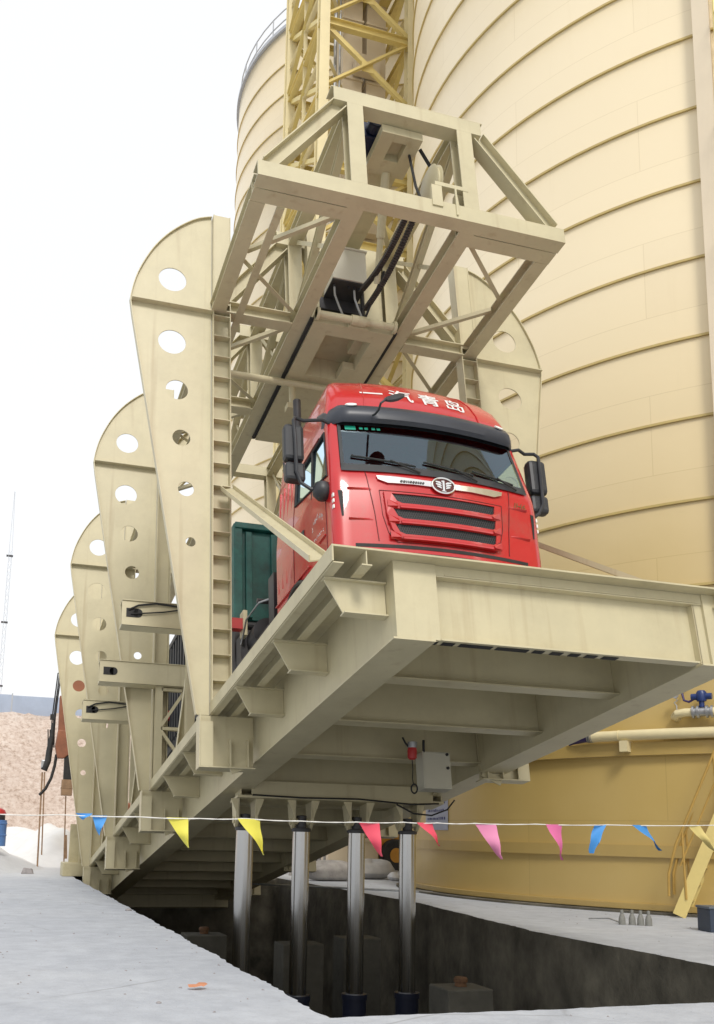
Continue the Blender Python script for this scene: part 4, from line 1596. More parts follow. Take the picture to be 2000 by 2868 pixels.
# door glass
for s in (-1, 1):
    g = MB()
    sec = section(2.3)
    g.add([(s * (lerp_tab(HWT, z) - 0.012), y, z) for y, z in ((section(1.96)[9][1] - .03, 1.94), (1.52, 1.94), (1.52, 2.63), (section(2.6)[9][1] - .02, 2.63))], [(0, 1, 2, 3)])
    g.build('door_window', GLASS, TK)
    g = MB()
    hwz = lambda z: s * (lerp_tab(HWT, z) + 0.004)
    yf0, yf1 = section(1.96)[9][1], section(2.6)[9][1]
    pts = [(hwz(1.96), yf0, 1.965), (hwz(2.2), 1.49, 2.2), (hwz(2.6), 1.495, 2.605), (hwz(2.6), yf1, 2.605)]
    g.tube(pts, 0.016, 6, closed=True)
    g.tube([(hwz(2.2), 0.86, 1.96), (hwz(2.6), 0.88, 2.6)], 0.018, 6)
    g.build('window_trim', RUB, TK)
    g = MB()
    g.add([(s * 1.237, yf0 - .005, 1.955), (s * 1.237, 1.505, 1.955), (s * 1.222, 1.505, 2.20), (s * 1.225, yf0 - .005, 1.975)], [(0, 1, 2, 3)])
    g.build('door_sill', RED, TK)
    # door shut lines, handle, step
    hh = lambda z: s * (lerp_tab(HWT, z) + 0.0015)
    for pl in ([(0.36, 1.0), (0.36, 1.5), (0.38, 1.95)], [(1.56, 1.15), (1.56, 1.9), (1.56, 2.66)], [(0.36, 1.0), (0.9, 1.0)], [(0.66, 2.66), (1.56, 2.66)]):
        g = MB()
        for (y0, z0), (y1, z1) in zip(pl, pl[1:]):
            g.bar((hh(z0), y0, z0), (hh(z1), y1, z1), 0.006, 0.010, upv=(1, 0, 0))
        g.build('door_seam', REDD, TK)
    g = MB()
    g.box(*(sorted((s * 1.243, s * 1.285))), 1.18, 1.34, 1.60, 1.66)
    g.box(*(sorted((s * 1.2405, s * 1.255))), 1.14, 1.40, 1.54, 1.72)
    g.build('door_handle', BLK, TK, bevel=0.01)
    g = MB()                                   # raised flute along the side
    g.bar((s * 1.243, 0.40, 1.30), (s * 1.243, 0.62, 1.30), 0.02, 0.035, upv=(1, 0, 0))
    g.bar((s * 1.243, 0.95, 1.17), (s * 1.243, 2.3, 1.20), 0.02, 0.045, upv=(1, 0, 0))
    g.build('side_flute', RED, TK, bevel=0.008)
    # vertical ribs of the rear side deflector
    g = MB()
    for k in range(4):
        y = 1.70 + k * 0.17
        g.bar((s * 1.232, y, 1.35), (s * 1.184, y, 2.75), 0.022, 0.03, upv=(1, 0, 0))
    g.build('side_deflector', RED, TK, bevel=0.008)
    # wheel arch lip
    g = MB()
    pts = [(s * 1.235, 1.50 + 0.60 * math.cos(math.pi * k / 14), 0.52 + 0.64 * math.sin(math.pi * k / 14)) for k in range(15)]
    g.tube(pts, 0.035, 8)
    g.build('wheel_arch', BLK, TK, smooth=True)

# nose trim ------------------------------------------------------------
# grille panel with three slots cut through it
outer = [(-0.70, 1.70), (-0.68, 1.44), (-0.63, 1.25), (-0.55, 1.15), (0.55, 1.15), (0.63, 1.25), (0.68, 1.44), (0.70, 1.70)]
slots = []
for zt, zb, w in ((1.682, 1.568, 0.615), (1.502, 1.385, 0.61), (1.322, 1.200, 0.60)):
    slots.append([(-w, zt), (w, zt), (w - 0.015, zb + 0.02), (w - 0.05, zb), (-w + 0.11, zb), (-w + 0.05, zb + 0.025)])
v, f = curve_mesh([outer] + slots, 0.03)
bm = bmesh.new()
me = bpy.data.meshes.new('tmp')
me.from_pydata(v, [], f)
bm.from_mesh(me)
for k in range(-6, 7):
    geo = bm.verts[:] + bm.edges[:] + bm.faces[:]
    bmesh.ops.bisect_plane(bm, geom=geo, plane_co=(k * 0.1, 0, 0), plane_no=(1, 0, 0))
bm.to_mesh(me)
bm.free()
g = MB()
g.add(on_front([(x.co.x, x.co.y, -x.co.z) for x in me.vertices], 0.022), [tuple(p.vertices) for p in me.polygons])
grp = g.build('grille_panel', RED, TK)
for zt, zb, w in ((1.672, 1.558, 0.615), (1.492, 1.375, 0.61), (1.312, 1.190, 0.60)):   # lips under each slot
    g = MB()
    for k in range(12):
        xa, xb = -w + 0.08 + (2 * w - 0.13) * k / 12, -w + 0.08 + (2 * w - 0.13) * (k + 1) / 12
        ya, yb_ = front_y(xa, zb), front_y(xb, zb)
        g.add([(xa, ya - 0.06, zb - 0.055), (xb, yb_ - 0.06, zb - 0.055), (xb, yb_ - 0.05, zb - 0.03), (xa, ya - 0.05, zb - 0.03),
               (xa, ya - 0.03, zb - 0.06), (xb, yb_ - 0.03, zb - 0.06), (xb, yb_ - 0.03, zb - .004), (xa, ya - 0.03, zb - .004)],
              [(0, 1, 2, 3), (4, 5, 1, 0), (3, 2, 6, 7)])
    for s in (1, -1):
        xa, xb = s * (w - 0.05), s * (w + 0.055)
        g.add([(xa, front_y(xa, zb) - .075, zb - .045), (xb, front_y(xb, zb) - .045, zb - .035), (xb, front_y(xb, zb) - .045, zb + .045), (xa, front_y(xa, zb) - .05, zb - .005),
               (xb, front_y(xb, zb) - 0.03, zb - .05), (xa, front_y(xa, zb) - .03, zb - .06)], [(0, 1, 2, 3), (5, 4, 1, 0)])
    g.build('grille_bar', RED, grp)
for zt, zb in ((1.685, 1.565), (1.505, 1.38), (1.325, 1.195)):
    gg = skin_patch(-0.625, 0.625, zb, zt, 0.016, 16, 2)
    mesh_ = gg.build('grille_mesh', MESHB, grp)
    g = MB()
    for k in range(46):
        x = -0.6 + 1.2 * k / 45
        for dx_ in (0.055, -0.055):
            g.bar((x, front_y(x, zt) - 0.020, zt - .005), (x + dx_, front_y(x + dx_, zb) - 0.020, zb + .005), 0.006, 0.006, upv=(0, 1, 0))
    g.build('grille_wire', mat('grille_wire', (0.035, 0.037, 0.04), 0.4) if 'grille_wire' not in MATS else MATS['grille_wire'], mesh_)
# hood shut lines
g = MB()
for s in (-1, 1):
    pts = [(0.87, 1.97), (0.85, 1.8), (0.80, 1.45), (0.77, 1.12)]
    for (x0, z0), (x1, z1) in zip(pts, pts[1:]):
        for k in range(3):
            xa, za = x0 + (x1 - x0) * k / 3, z0 + (z1 - z0) * k / 3
            xb, zb = x0 + (x1 - x0) * (k + 1) / 3, z0 + (z1 - z0) * (k + 1) / 3
            g.bar((s * xa, front_y(xa, za) - 0.001, za), (s * xb, front_y(xb, zb) - 0.001, zb), 0.007, 0.010, upv=(0, 1, 0))
    for k in range(10):
        xa, xb = s * (0.70 - 1.4 * k / 20 * 0), 0
pp2 = [(-0.735, 1.73), (-0.715, 1.43), (-0.66, 1.22), (-0.57, 1.115), (0.57, 1.115), (0.66, 1.22), (0.715, 1.43), (0.735, 1.73)]
for (x0, z0), (x1, z1) in zip(pp2, pp2[1:] + pp2[:1]):
    m_ = max(1, int(abs(x1 - x0) / 0.1))
    for k in range(m_):
        xa, za, xb, zb = x0 + (x1 - x0) * k / m_, z0 + (z1 - z0) * k / m_, x0 + (x1 - x0) * (k + 1) / m_, z0 + (z1 - z0) * (k + 1) / m_
        g.bar((xa, front_y(xa, za) - 0.001, za), (xb, front_y(xb, zb) - 0.001, zb), 0.006, 0.008, upv=(0, 1, 0))
g.build('bonnet_seam', REDD, TK)
# chrome wings and emblem
ZE = 1.845
for s in (-1, 1):
    v, f = curve_mesh([[(0.13, 0.035), (0.22, 0.035), (0.60, 0.052), (0.76, 0.050), (0.745, 0.005), (0.64, -0.035), (0.35, -0.030), (0.13, -0.035)]], 0.016)
    bm = bmesh.new()
    me = bpy.data.meshes.new('tmp')
    me.from_pydata(v, [], f)
    bm.from_mesh(me)
    for k in range(1, 8):
        bmesh.ops.bisect_plane(bm, geom=bm.verts[:] + bm.edges[:] + bm.faces[:], plane_co=(k * 0.1, 0, 0), plane_no=(1, 0, 0))
    bm.to_mesh(me)
    bm.free()
    g = MB()
    g.add(on_front([(s * q.co.x, q.co.y, -q.co.z) for q in me.vertices], 0.016, zc=ZE + 0.01), [tuple(p.vertices) for p in me.polygons])
    g.build('chrome_wing', CHROME, TK)
em = MB()
y0 = front_y(0, ZE) - 0.03
pts = [(0.135 * math.cos(2 * math.pi * i / 40), y0, ZE + 0.092 * math.sin(2 * math.pi * i / 40)) for i in range(40)]
em.tube(pts, 0.012, 8, closed=True)
# stylised one with eagle wings: a bar with serifs and three swept bars each side
em.box(-0.012, 0.012, y0 - 0.008, y0 + 0.004, ZE - 0.062, ZE + 0.062)
em.box(-0.026, 0.026, y0 - 0.008, y0 + 0.004, ZE - 0.072, ZE - 0.0625)
em.box(-0.024, 0.0, y0 - 0.0085, y0 + 0.004, ZE + 0.045, ZE + 0.058)
for s in (-1, 1):
    for k, (zz, w) in enumerate(((0.034, 0.095), (0.006, 0.092), (-0.022, 0.078))):
        em.add([(s * 0.026, y0 - .008, ZE + zz - 0.018), (s * w, y0 - .008, ZE + zz), (s * w, y0 - .008, ZE + zz + 0.014), (s * 0.045, y0 - .008, ZE + zz + 0.012), (s * 0.026, y0 - .008, ZE + zz - 0.004),
                (s * 0.026, y0 + .004, ZE + zz - 0.018), (s * w, y0 + .004, ZE + zz), (s * w, y0 + .004, ZE + zz + 0.014), (s * 0.045, y0 + .004, ZE + zz + 0.012), (s * 0.026, y0 + .004, ZE + zz - 0.004)],
               [(0, 1, 2, 3, 4), (9, 8, 7, 6, 5)] + [(i, (i + 1) % 5, 5 + (i + 1) % 5, 5 + i) for i in range(5)])
emb = em.build('emblem', CHROME, TK, smooth=False)
g = MB()
o = [(0.128 * math.cos(2 * math.pi * i / 40), ZE + 0.086 * math.sin(2 * math.pi * i / 40)) for i in range(40)]
g.add([(x, y0 + 0.003, z) for x, z in o] + [(x, y0 + 0.03, z) for x, z in o], [tuple(range(40))] + [(i, (i + 1) % 40, 40 + (i + 1) % 40, 40 + i) for i in range(40)])
g.build('emblem_back', mat('emblem_maroon', (0.09, 0.012, 0.01), 0.4), emb)
# small raised lettering on the left wing and the badge on the right of the nose
g = MB()
rnd = random.Random(2)
x = -0.50
while x < -0.24:
    w = rnd.uniform(0.012, 0.026)
    q = [(x, front_y(x, ZE) - 0.0335, ZE - 0.006), (x + w, front_y(x + w, ZE) - 0.0335, ZE - 0.008), (x + w, front_y(x + w, ZE) - 0.0335, ZE + 0.014), (x, front_y(x, ZE) - 0.0335, ZE + 0.016)]
    g.add(q, [(0, 1, 2, 3)])
    x += w + 0.008
g.build('lettering', STEEL, TK)
v, f = text_mesh('JH6', 0.11)
g = MB()
g.add([(1.0 + x * 1.05 + y * .25, front_y(1.0 + x, 1.80 + y) - 0.006, 1.78 + y) for x, y, _ in v], f)
g.build('badge', mat('badge_bronze', (0.24, 0.19, 0.10), 0.3, metal=0.8), TK)
# corner ducts
for s in (-1, 1):
    g = MB()
    for jz in range(7):
        z = 1.40 + 0.31 * jz / 6
        sec = section(z)
        (xa, ya), (xb, yb_) = sec[5], sec[6]
        wd = 0.35 + 0.5 * jz / 6
        g.v += [(s * xa, ya - 0.004, z), (s * (xa + (xb - xa) * wd), ya + (yb_ - ya) * wd - 0.004, z)]
    for jz in range(6):
        g.f.append((jz * 2, jz * 2 + 1, jz * 2 + 3, jz * 2 + 2))
        g.mi.append(0)
    g.build('air_duct', RUB, TK)
    for z0, z1 in ((1.725, 1.755), (1.36, 1.385)):   # raised surround of the duct
        g = MB()
        for k in range(6):
            xa, xb = 0.82 + 0.26 * k / 6, 0.82 + 0.26 * (k + 1) / 6
            h0, h1 = 0.03 * k / 6, 0.03 * (k + 1) / 6
            g.add([(s * xa, front_y(xa, z0) - 0.001, z0), (s * xb, front_y(xb, z0) - 0.001, z0), (s * xb, front_y(xb, z0) - h1 - .001, (z0 + z1) / 2), (s * xa, front_y(xa, z0) - h0 - .001, (z0 + z1) / 2),
                   (s * xb, front_y(xb, z1) - 0.001, z1), (s * xa, front_y(xa, z1) - .001, z1)], [(0, 1, 2, 3), (3, 2, 4, 5)])
        g.build('duct_lip', RED, TK)
    g = MB()                                       # corner marker lamps
    for k in range(3):
        z = 1.50 + 0.07 * k
        sec = section(z)
        xa, ya = sec[7]
        g.box(*sorted((s * (xa - 0.01), s * (xa + 0.006))), ya - 0.02, ya + 0.02, z, z + 0.04)
    g.build('marker_lamp', WHT, TK)
# lower bumper and dark gap
g = skin_patch(-1.02, 1.02, 1.045, 1.085, 0.003, 22, 1)
g.build('bumper_gap', RUB, TK)
g = skin_patch(-0.85, 0.85, 0.70, 1.0, 0.006, 20, 3)
g.build('lower_grille', MESHB, TK)
for s in (-1, 1):
    g = skin_patch(*(sorted((s * 0.62, s * 1.02))), 0.72, 0.9, 0.02, 6, 3)
    g.build('headlight', WHT, TK)

# sun visor over the screen
g = MB()
NU = 30
prof = [(2.66, -0.13), (2.70, -0.165), (2.80, -0.17), (2.90, -0.10), (2.965, 0.012), (2.94, 0.012), (2.86, -0.07), (2.79, -0.135), (2.71, -0.135), (2.68, -0.11)]
for iu in range(NU + 1):
    u = -1 + 2 * iu / NU
    x = u * 1.20
    endd = max(0, (abs(u) - 0.86) / 0.14)
    for z, dy_ in prof:
        zz = z - 0.02 * u * u * 0 + 0.03 * endd * (1 if z < 2.8 else -0.6)
        hw = lerp_tab(HWT, 2.85)
        yy = lerp_tab(YF, 2.85) + BOW * min(1.1, abs(x) / hw) ** 2 + dy_ + 0.22 * endd ** 1.5
        g.v.append((x, yy, zz))
m_ = len(prof)
for iu in range(NU):
    for k in range(m_):
        g.f.append((iu * m_ + k, iu * m_ + (k + 1) % m_, (iu + 1) * m_ + (k + 1) % m_, (iu + 1) * m_ + k))
        g.mi.append(0)
g.f += [tuple(range(m_)), tuple(NU * m_ + k for k in range(m_ - 1, -1, -1))]
g.mi += [0, 0]
vis = g.build('sun_visor', mat('visor_plastic', (0.03, 0.035, 0.048), 0.38, var=0.15), TK, smooth=True)
for s in (-1, 1):
    g = MB()
    x = s * 0.93
    y = lerp_tab(YF, 2.85) + BOW * (0.93 / 1.165) ** 2 - 0.115
    g.lathe([(0.0, 0.02), (0.055, 0.012), (0.06, -0.01), (0.0, -0.02)], (0, 0, 0), 18)
    for i in range(len(g.v)):
        a, b_, c_ = g.v[i]
        g.v[i] = (x + a * 1.1, y - c_ * 0.8 + b_ * 0.35 + s * a * .3, 2.90 + b_ * 0.5)
    g.build('visor_lamp', WHT, vis, smooth=True)

# roof characters
v, f = text_mesh('一', 0.30)
for ch, x0 in (('一', -0.60), ('汽', -0.25), ('青', 0.15), ('岛', 0.50)):
    v, f = text_mesh(ch, 0.29, 0.0035)
    g = MB()
    cxm = sum(q[0] for q in v) / len(v)
    cym = (max(q[1] for q in v) + min(q[1] for q in v)) / 2 if ch != '一' else sum(q[1] for q in v) / len(v)
    g.add([(x0 + (x - cxm), front_y(x0 + x - cxm, 3.23 + (y - cym) * 0.85) - 0.006, 3.23 + (y - cym) * 0.85) for x, y, _ in v], f)
    # thicken the strokes a little, as painted block letters are
    g.build('lettering', WHT, TK)
# roof seams
for s in (-1, 1):
    g = MB()
    zs = [2.97 + 0.04 * k for k in range(20)]
    for z0, z1 in zip(zs, zs[1:]):
        x0, x1 = s * 0.70 * lerp_tab(HWT, z0) / 1.1, s * 0.70 * lerp_tab(HWT, z1) / 1.1
        g.bar((x0, front_y(x0, z0) - .001, z0), (x1, front_y(x1, z1) - .001, z1), 0.012, 0.014, upv=(0, 1, 0))
    g.build('roof_rib', RED, TK)

# door lettering: an arc of characters and a number line below (worn, white)
g = MB()
rnd = random.Random(9)
for k in range(7):
    a = math.pi * (0.15 + 0.7 * k / 6)
    cy, cz = 0.66 + 0.20 * -math.cos(a), 1.50 + 0.14 * math.sin(a)
    for q in range(4):
        w, h = rnd.uniform(0.008, 0.035), rnd.uniform(0.008, 0.014)
        if rnd.random() < 0.5:
            w, h = h, w
        yy, zz = cy + rnd.uniform(-.018, .018), cz + rnd.uniform(-.025, .025)
        g.box(-1.2435, -1.2415, yy - w / 2, yy + w / 2, zz - h / 2, zz + h / 2)
for k in range(10):
    cy, cz = 0.48 + 0.042 * k, 1.40
    for q in range(3):
        w, h = rnd.uniform(0.006, 0.02), rnd.uniform(0.006, 0.01)
        if rnd.random() < 0.5:
            w, h = h, w
        yy, zz = cy + rnd.uniform(-.01, .01), cz + rnd.uniform(-.018, .018)
        g.box(-1.2435, -1.2415, yy - w / 2, yy + w / 2, zz - h / 2, zz + h / 2)
g.build('door_lettering', WHT, TK)

# mirrors
def mirror(s):
    r = MB()
    X = lambda x: s * (x + (sh if x > 1.27 else 0))
    y = 0.42
    sh = 0.0 if s < 0 else -0.11
    def rb(g, x0, x1, y0, y1, z0, z1):
        g.box(min(X(x0), X(x1)), max(X(x0), X(x1)), y0, y1, z0, z1)
    rb(r, 1.46, 1.69, y - 0.06, y + 0.09, 2.16, 2.61)
    ho = r.build('mirror_housing', BLK, TK, bevel=0.045)
    g = MB()
    rb(g, 1.45, 1.68, y - 0.055, y + 0.09, 1.91, 2.135)
    g.build('lower_mirror', BLK, ho, bevel=0.04)
    g = MB()
    rb(g, 1.48, 1.67, y + 0.0905, y + 0.097, 2.19, 2.58)
    rb(g, 1.47, 1.66, y + 0.0905, y + 0.097, 1.94, 2.11)
    g.build('mirror_glass', CHROME, ho)
    g = MB()
    g.tube([(X(1.14), 0.40, 2.70), (X(1.24), 0.38, 2.72), (X(1.45), y, 2.70), (X(1.56), y - 0.03, 2.70), (X(1.59), y - 0.07, 2.64), (X(1.58), y - 0.085, 2.4), (X(1.575), y - 0.08, 2.0),
            (X(1.52), y - 0.05, 1.88), (X(1.42), 0.34, 1.80), (X(1.30), 0.33, 1.79)], 0.021, 8)
    g.build('mirror_arm', BLK, ho, smooth=True)
    g = MB()
    g.lathe([(0.0, -0.11), (0.06, -0.095), (0.105, -0.04), (0.11, 0.02), (0.085, 0.085), (0.0, 0.105)], (X(1.29), 0.33, 1.78), 20)
    g.build('arm_mount', BLK, ho, smooth=True)


mirror(-1)
mirror(1)
# kerb mirror over the screen
g = MB()
n = 18
g.lathe([(0.0, -0.03), (0.08, -0.028), (0.125, -0.01), (0.125, 0.01), (0.0, 0.03)], (0, 0, 0), n)
rot = Matrix.Rotation(R(-28), 3, 'Y') @ Matrix.Rotation(R(42), 3, 'X')
for i in range(len(g.v)):
    q = rot @ Vector((g.v[i][0], g.v[i][1] * 0.72, g.v[i][2]))
    g.v[i] = (q.x - 0.60, q.y - 0.20, q.z + 2.75)
km = g.build('kerb_mirror', BLK, TK, smooth=True)
g = MB()
g.tube([(-0.72, 0.14, 2.72), (-0.74, 0.02, 2.66), (-0.76, -0.12, 2.62), (-0.76, -0.19, 2.66), (-0.70, -0.21, 2.71)], 0.013, 8)
g.build('mirror_arm', BLK, km, smooth=True)

# cab interior
g = MB()
g.box(-1.12, 1.12, 0.40, 0.85, 1.2, 1.95)
for k in range(20):
    x0, x1 = -1.1 + 2.2 * k / 20, -1.1 + 2.2 * (k + 1) / 20
    g.add([(x0, front_y(x0, 1.98) + 0.06, 1.94), (x1, front_y(x1, 1.98) + .06, 1.94), (x1, 0.80, 2.0), (x0, 0.80, 2.0)], [(0, 1, 2, 3)])
g.build('dashboard', SEAT, TK)
g = MB()
g.box(-1.13, 1.13, 0.9, 2.28, 0.9, 0.95)
g.build('cab_floor', SEAT, TK)
for x in (-0.62, 0.62):
    g = MB()
    g.box(x - 0.26, x + 0.26, 1.15, 1.65, 1.35, 1.5)
    g.box(x - 0.25, x + 0.25, 1.6, 1.74, 1.5, 2.15)
    g.box(x - 0.14, x + 0.14, 1.64, 1.74, 2.2, 2.42)
    g.build('seat', SEAT, TK, bevel=0.05)
g = MB()
g.tube([(-0.62 + 0.22 * math.cos(2 * math.pi * i / 24), 0.95 + 0.1 * math.sin(2 * math.pi * i / 24), 1.98 + 0.19 * math.sin(2 * math.pi * i / 24)) for i in range(24)], 0.016, 8, closed=True)
g.tube([(-0.62, 0.95, 1.98), (-0.62, 0.8, 1.8)], 0.03, 8)
g.tube([(-0.84, 0.95, 1.98), (-0.40, 0.95, 1.98)], 0.014, 6)
g.build('steering_wheel', RUB, TK, smooth=True)
g = MB()
for k in range(28):
    x0, x1 = -1.12 + 2.24 * k / 28, -1.12 + 2.24 * (k + 1) / 28
    ya, yb_ = 1.80 + 0.035 * math.sin(k * 1.9), 1.80 + 0.035 * math.sin((k + 1) * 1.9)
    g.add([(x0, ya, 1.3), (x1, yb_, 1.3), (x1, yb_, 2.9), (x0, ya, 2.9)], [(0, 1, 2, 3)])
g.build('cab_curtain', CURT, TK, smooth=True)
g = MB()
for x, y, w, h, m_ in ((0.18, 0.36, 0.12, 0.03, 0), (0.38, 0.40, 0.14, 0.05, 1), (-0.75, 0.36, 0.3, 0.025, 0)):
    g.box(x - w / 2, x + w / 2, y, y + 0.12, 1.965, 1.965 + h, m_)
g.build('dash_clutter', [WHT, BLUE], TK)

# chassis, wheels, cargo body
g = MB()
for x in (-0.42, 0.42):
    g.chan((x, 0.6, 0.95), (x, 12.4, 0.95), 0.28, 0.08, upv=(0, 0, 1))
for y in (2.6, 4.2, 6.0, 8.0, 10.0, 12.0):
    g.box(-0.42, 0.42, y, y + 0.1, 0.84, 1.06)
g.build('chassis', STEEL, TK)


def wheel(x, y, dual=False):
    s = 1 if x > 0 else -1
    g = MB()
    w = 0.29
    g.lathe([(0.29, -w / 2), (0.45, -w / 2), (0.505, -w / 2 + 0.04), (0.52, -0.05), (0.52, 0.05), (0.505, w / 2 - 0.04), (0.45, w / 2), (0.29, w / 2)], (x, y, 0.52), 36, axis='x')
    if dual:
        g.lathe([(0.29, -w / 2), (0.45, -w / 2), (0.505, -w / 2 + 0.04), (0.52, -0.05), (0.52, 0.05), (0.505, w / 2 - 0.04), (0.45, w / 2), (0.29, w / 2)], (x - s * 0.33, y, 0.52), 36, axis='x')
    wh = g.build('wheel', RUB, TK, smooth=True)
    g = MB()
    g.lathe([(0.0, 0.02), (0.10, 0.04), (0.12, 0.0), (0.22, -0.04 if not dual else -0.10), (0.28, 0.09), (0.295, 0.12)], (x, y, 0.52), 24, axis='x')
    if s < 0:
        for i in range(len(g.v)):
            a, b_, c_ = g.v[i]
            g.v[i] = (2 * x - a, b_, c_)
    g.build('rim', STEEL, wh, smooth=True)


for x in (-1.07, 1.07):
    wheel(x, 1.50)
    wheel(x, 3.25)
    for y in (8.4, 9.75, 11.1):
        wheel(x, y, True)
g = MB()
g.box(-1.2, 1.2, 4.62, 4.72, 1.95, 3.42)
for x in (-1.0, -0.6, -0.2, 0.2, 0.6, 1.0):
    g.box(x - 0.05, x + 0.05, 4.55, 4.62, 1.97, 3.38)
g.box(-1.22, 1.22, 4.53, 4.73, 3.42, 3.52)
g.box(-1.24, -1.1, 4.55, 4.9, 1.9, 3.5)
g.box(1.1, 1.24, 4.55, 4.9, 1.9, 3.5)
g.build('headboard', GREEN, TK, bevel=0.012)
g = MB()
for s in (-1, 1):
    g.box(*sorted((s * 1.215, s * 1.25)), 4.9, 12.8, 1.25, 3.2)
    k = 0
    y = 5.0
    while y < 12.7:
        g.box(*sorted((s * 1.2505, s * 1.30)), y, y + 0.08, 1.28, 3.18)
        y += 0.26
    g.box(*sorted((s * 1.2, s * 1.31)), 4.9, 12.8, 3.2, 3.3)
g.box(-1.25, 1.25, 4.9, 12.8, 1.15, 1.25)
g.build('cargo_body', GREY, TK)
g = MB()
g.box(-1.15, -0.55, 2.75, 3.0, 1.1, 1.9)
g.box(-1.18, -0.6, 3.9, 4.5, 0.6, 1.15)
g.cyl((-0.9, 3.9, 1.5), (-0.9, 4.5, 1.5), 0.22, n=20)
g.box(-0.9, 0.9, 2.5, 2.75, 1.0, 2.2)
g.box(-1.22, 1.22, 4.6, 4.9, 0.9, 1.88)
g.box(-1.2, -0.7, 4.3, 4.6, 0.95, 1.6)
g.cyl((-1.22, 4.35, 1.75), (0.9, 4.35, 1.75), 0.06, n=12)
g.cyl((-1.2, 3.4, 1.75), (-0.5, 3.4, 1.75), 0.035, n=10)
g.box(-1.2, -0.7, 2.85, 4.3, 1.16, 1.2)
for k in range(5):
    g.tube([(-0.7 + .1 * k, 2.5, 2.0), (-0.75 + .1 * k, 3.2, 1.5 + .05 * k), (-0.7 + .1 * k, 4.4, 1.9)], 0.02, 6)
g.build('air_tank', STEEL, TK, smooth=False)
g = MB()
g.tube([(-1.22, 4.2, 1.4), (-1.25, 3.8, 1.62), (-1.2, 3.3, 1.68), (-0.9, 2.9, 1.7)], 0.014, 6)
g.build('grab_rail', SILV, TK, smooth=True)
g = MB()
g.cyl((-0.80, 2.62, 1.2), (-0.80, 2.62, 4.5), 0.055, n=16)
g.cyl((-0.98, 2.7, 1.5), (-0.98, 2.7, 4.0), 0.02, n=10)
g.build('intake_stack', STEEL, TK, smooth=True)

#@@SMALL
# ------------------------------------------------------------------ bunting across the front
BU = empty('flag_bunting', (0, 0.6, 0), label='white cord hung with small coloured triangular flags across the front of the pit', cat='bunting')
ROPE = [(-6.0, 1.34), (-2.52, 1.25), (-2.37, 1.25), (-1.94, 1.26), (-1.33, 1.26), (-0.85, 1.26), (-0.48, 1.27), (-0.01, 1.262), (0.47, 1.266), (0.89, 1.276), (1.2, 1.278), (1.56, 1.283), (2.15, 1.292), (2.88, 1.304), (4.04, 1.33), (6.5, 1.42)]
FLAGS = [('blue', (-1.82, 1.275), (-1.69, 1.275), (-1.76, 1.225), 0.02), ('blue', (-1.70, 1.262), (-1.58, 1.262), (-1.63, 1.11), 0.02),
         ('yellow', (-1.12, 1.263), (-0.95, 1.262), (-0.935, 1.03), 0.03), ('yellow', (-0.55, 1.268), (-0.36, 1.266), (-0.315, 0.985), -0.03),
         ('red', (0.49, 1.266), (0.67, 1.27), (0.695, 0.99), 0.03), ('red', (1.01, 1.277), (1.16, 1.278), (1.235, 1.085), -0.025),
         ('lightpink', (1.56, 1.283), (1.76, 1.286), (1.81, 0.985), 0.03), ('pink', (2.25, 1.293), (2.42, 1.296), (2.425, 0.985), -0.03),
         ('blue', (2.76, 1.303), (2.87, 1.304), (2.70, 1.05), 0.05), ('blue', (3.14, 1.31), (3.30, 1.312), (3.46, 1.085), -0.04),
         ('paleyellow', (3.75, 1.322), (3.88, 1.326), (4.03, 1.095), 0.03)]
g = MB()
pts = []
for i in range(len(ROPE) - 1):
    (x0, z0), (x1, z1) = ROPE[i], ROPE[i + 1]
    for k in range(8):
        s = k / 8
        pts.append((x0 + (x1 - x0) * s, 0.006 * math.sin(9 * (x0 + (x1 - x0) * s)), z0 + (z1 - z0) * s - 0.006 * math.sin(math.pi * s)))
pts.append((ROPE[-1][0], 0, ROPE[-1][1]))
g.tube(pts, [0.0048 + 0.0012 * math.sin(k * 2.3) for k in range(len(pts))], 6)
g.build('cord', MATS['white_rope'], BU, smooth=True)
for nm, (x0, z0), (x1, z1), (xt, zt), bend in FLAGS:
    g = MB()
    N = 8
    for j in range(N + 1):
        s = j / N
        for i in range(5):
            u = i / 4
            bx_, bz_ = x0 + (x1 - x0) * u, z0 + (z1 - z0) * u
            x = bx_ + (xt - bx_) * s
            z = bz_ + (zt - bz_) * s
            y = bend * math.sin(math.pi * (0.25 + 0.9 * u) + 2.2 * s) * (0.3 + s) + 0.02 * s * math.sin(9 * s)
            g.v.append((x + 0.012 * math.sin(5 * s + bend * 60) * s * (1 - s) * 2, y, z))
    for j in range(N):
        for i in range(4):
            a = j * 5 + i
            g.f.append((a, a + 1, a + 6, a + 5))
            g.mi.append(0)
    g.build('flag', FLAGM[nm], BU, smooth=True)
for x, side in ((ROPE[0][0], 'left'), (ROPE[-1][0], 'right')):
    g = MB()
    z = ROPE[0][1] if side == 'left' else ROPE[-1][1]
    g.cyl((x, 0.0, -0.0), (x, 0.0, z + 0.05), 0.02, n=8)
    g.build('stake', SILV, BU)

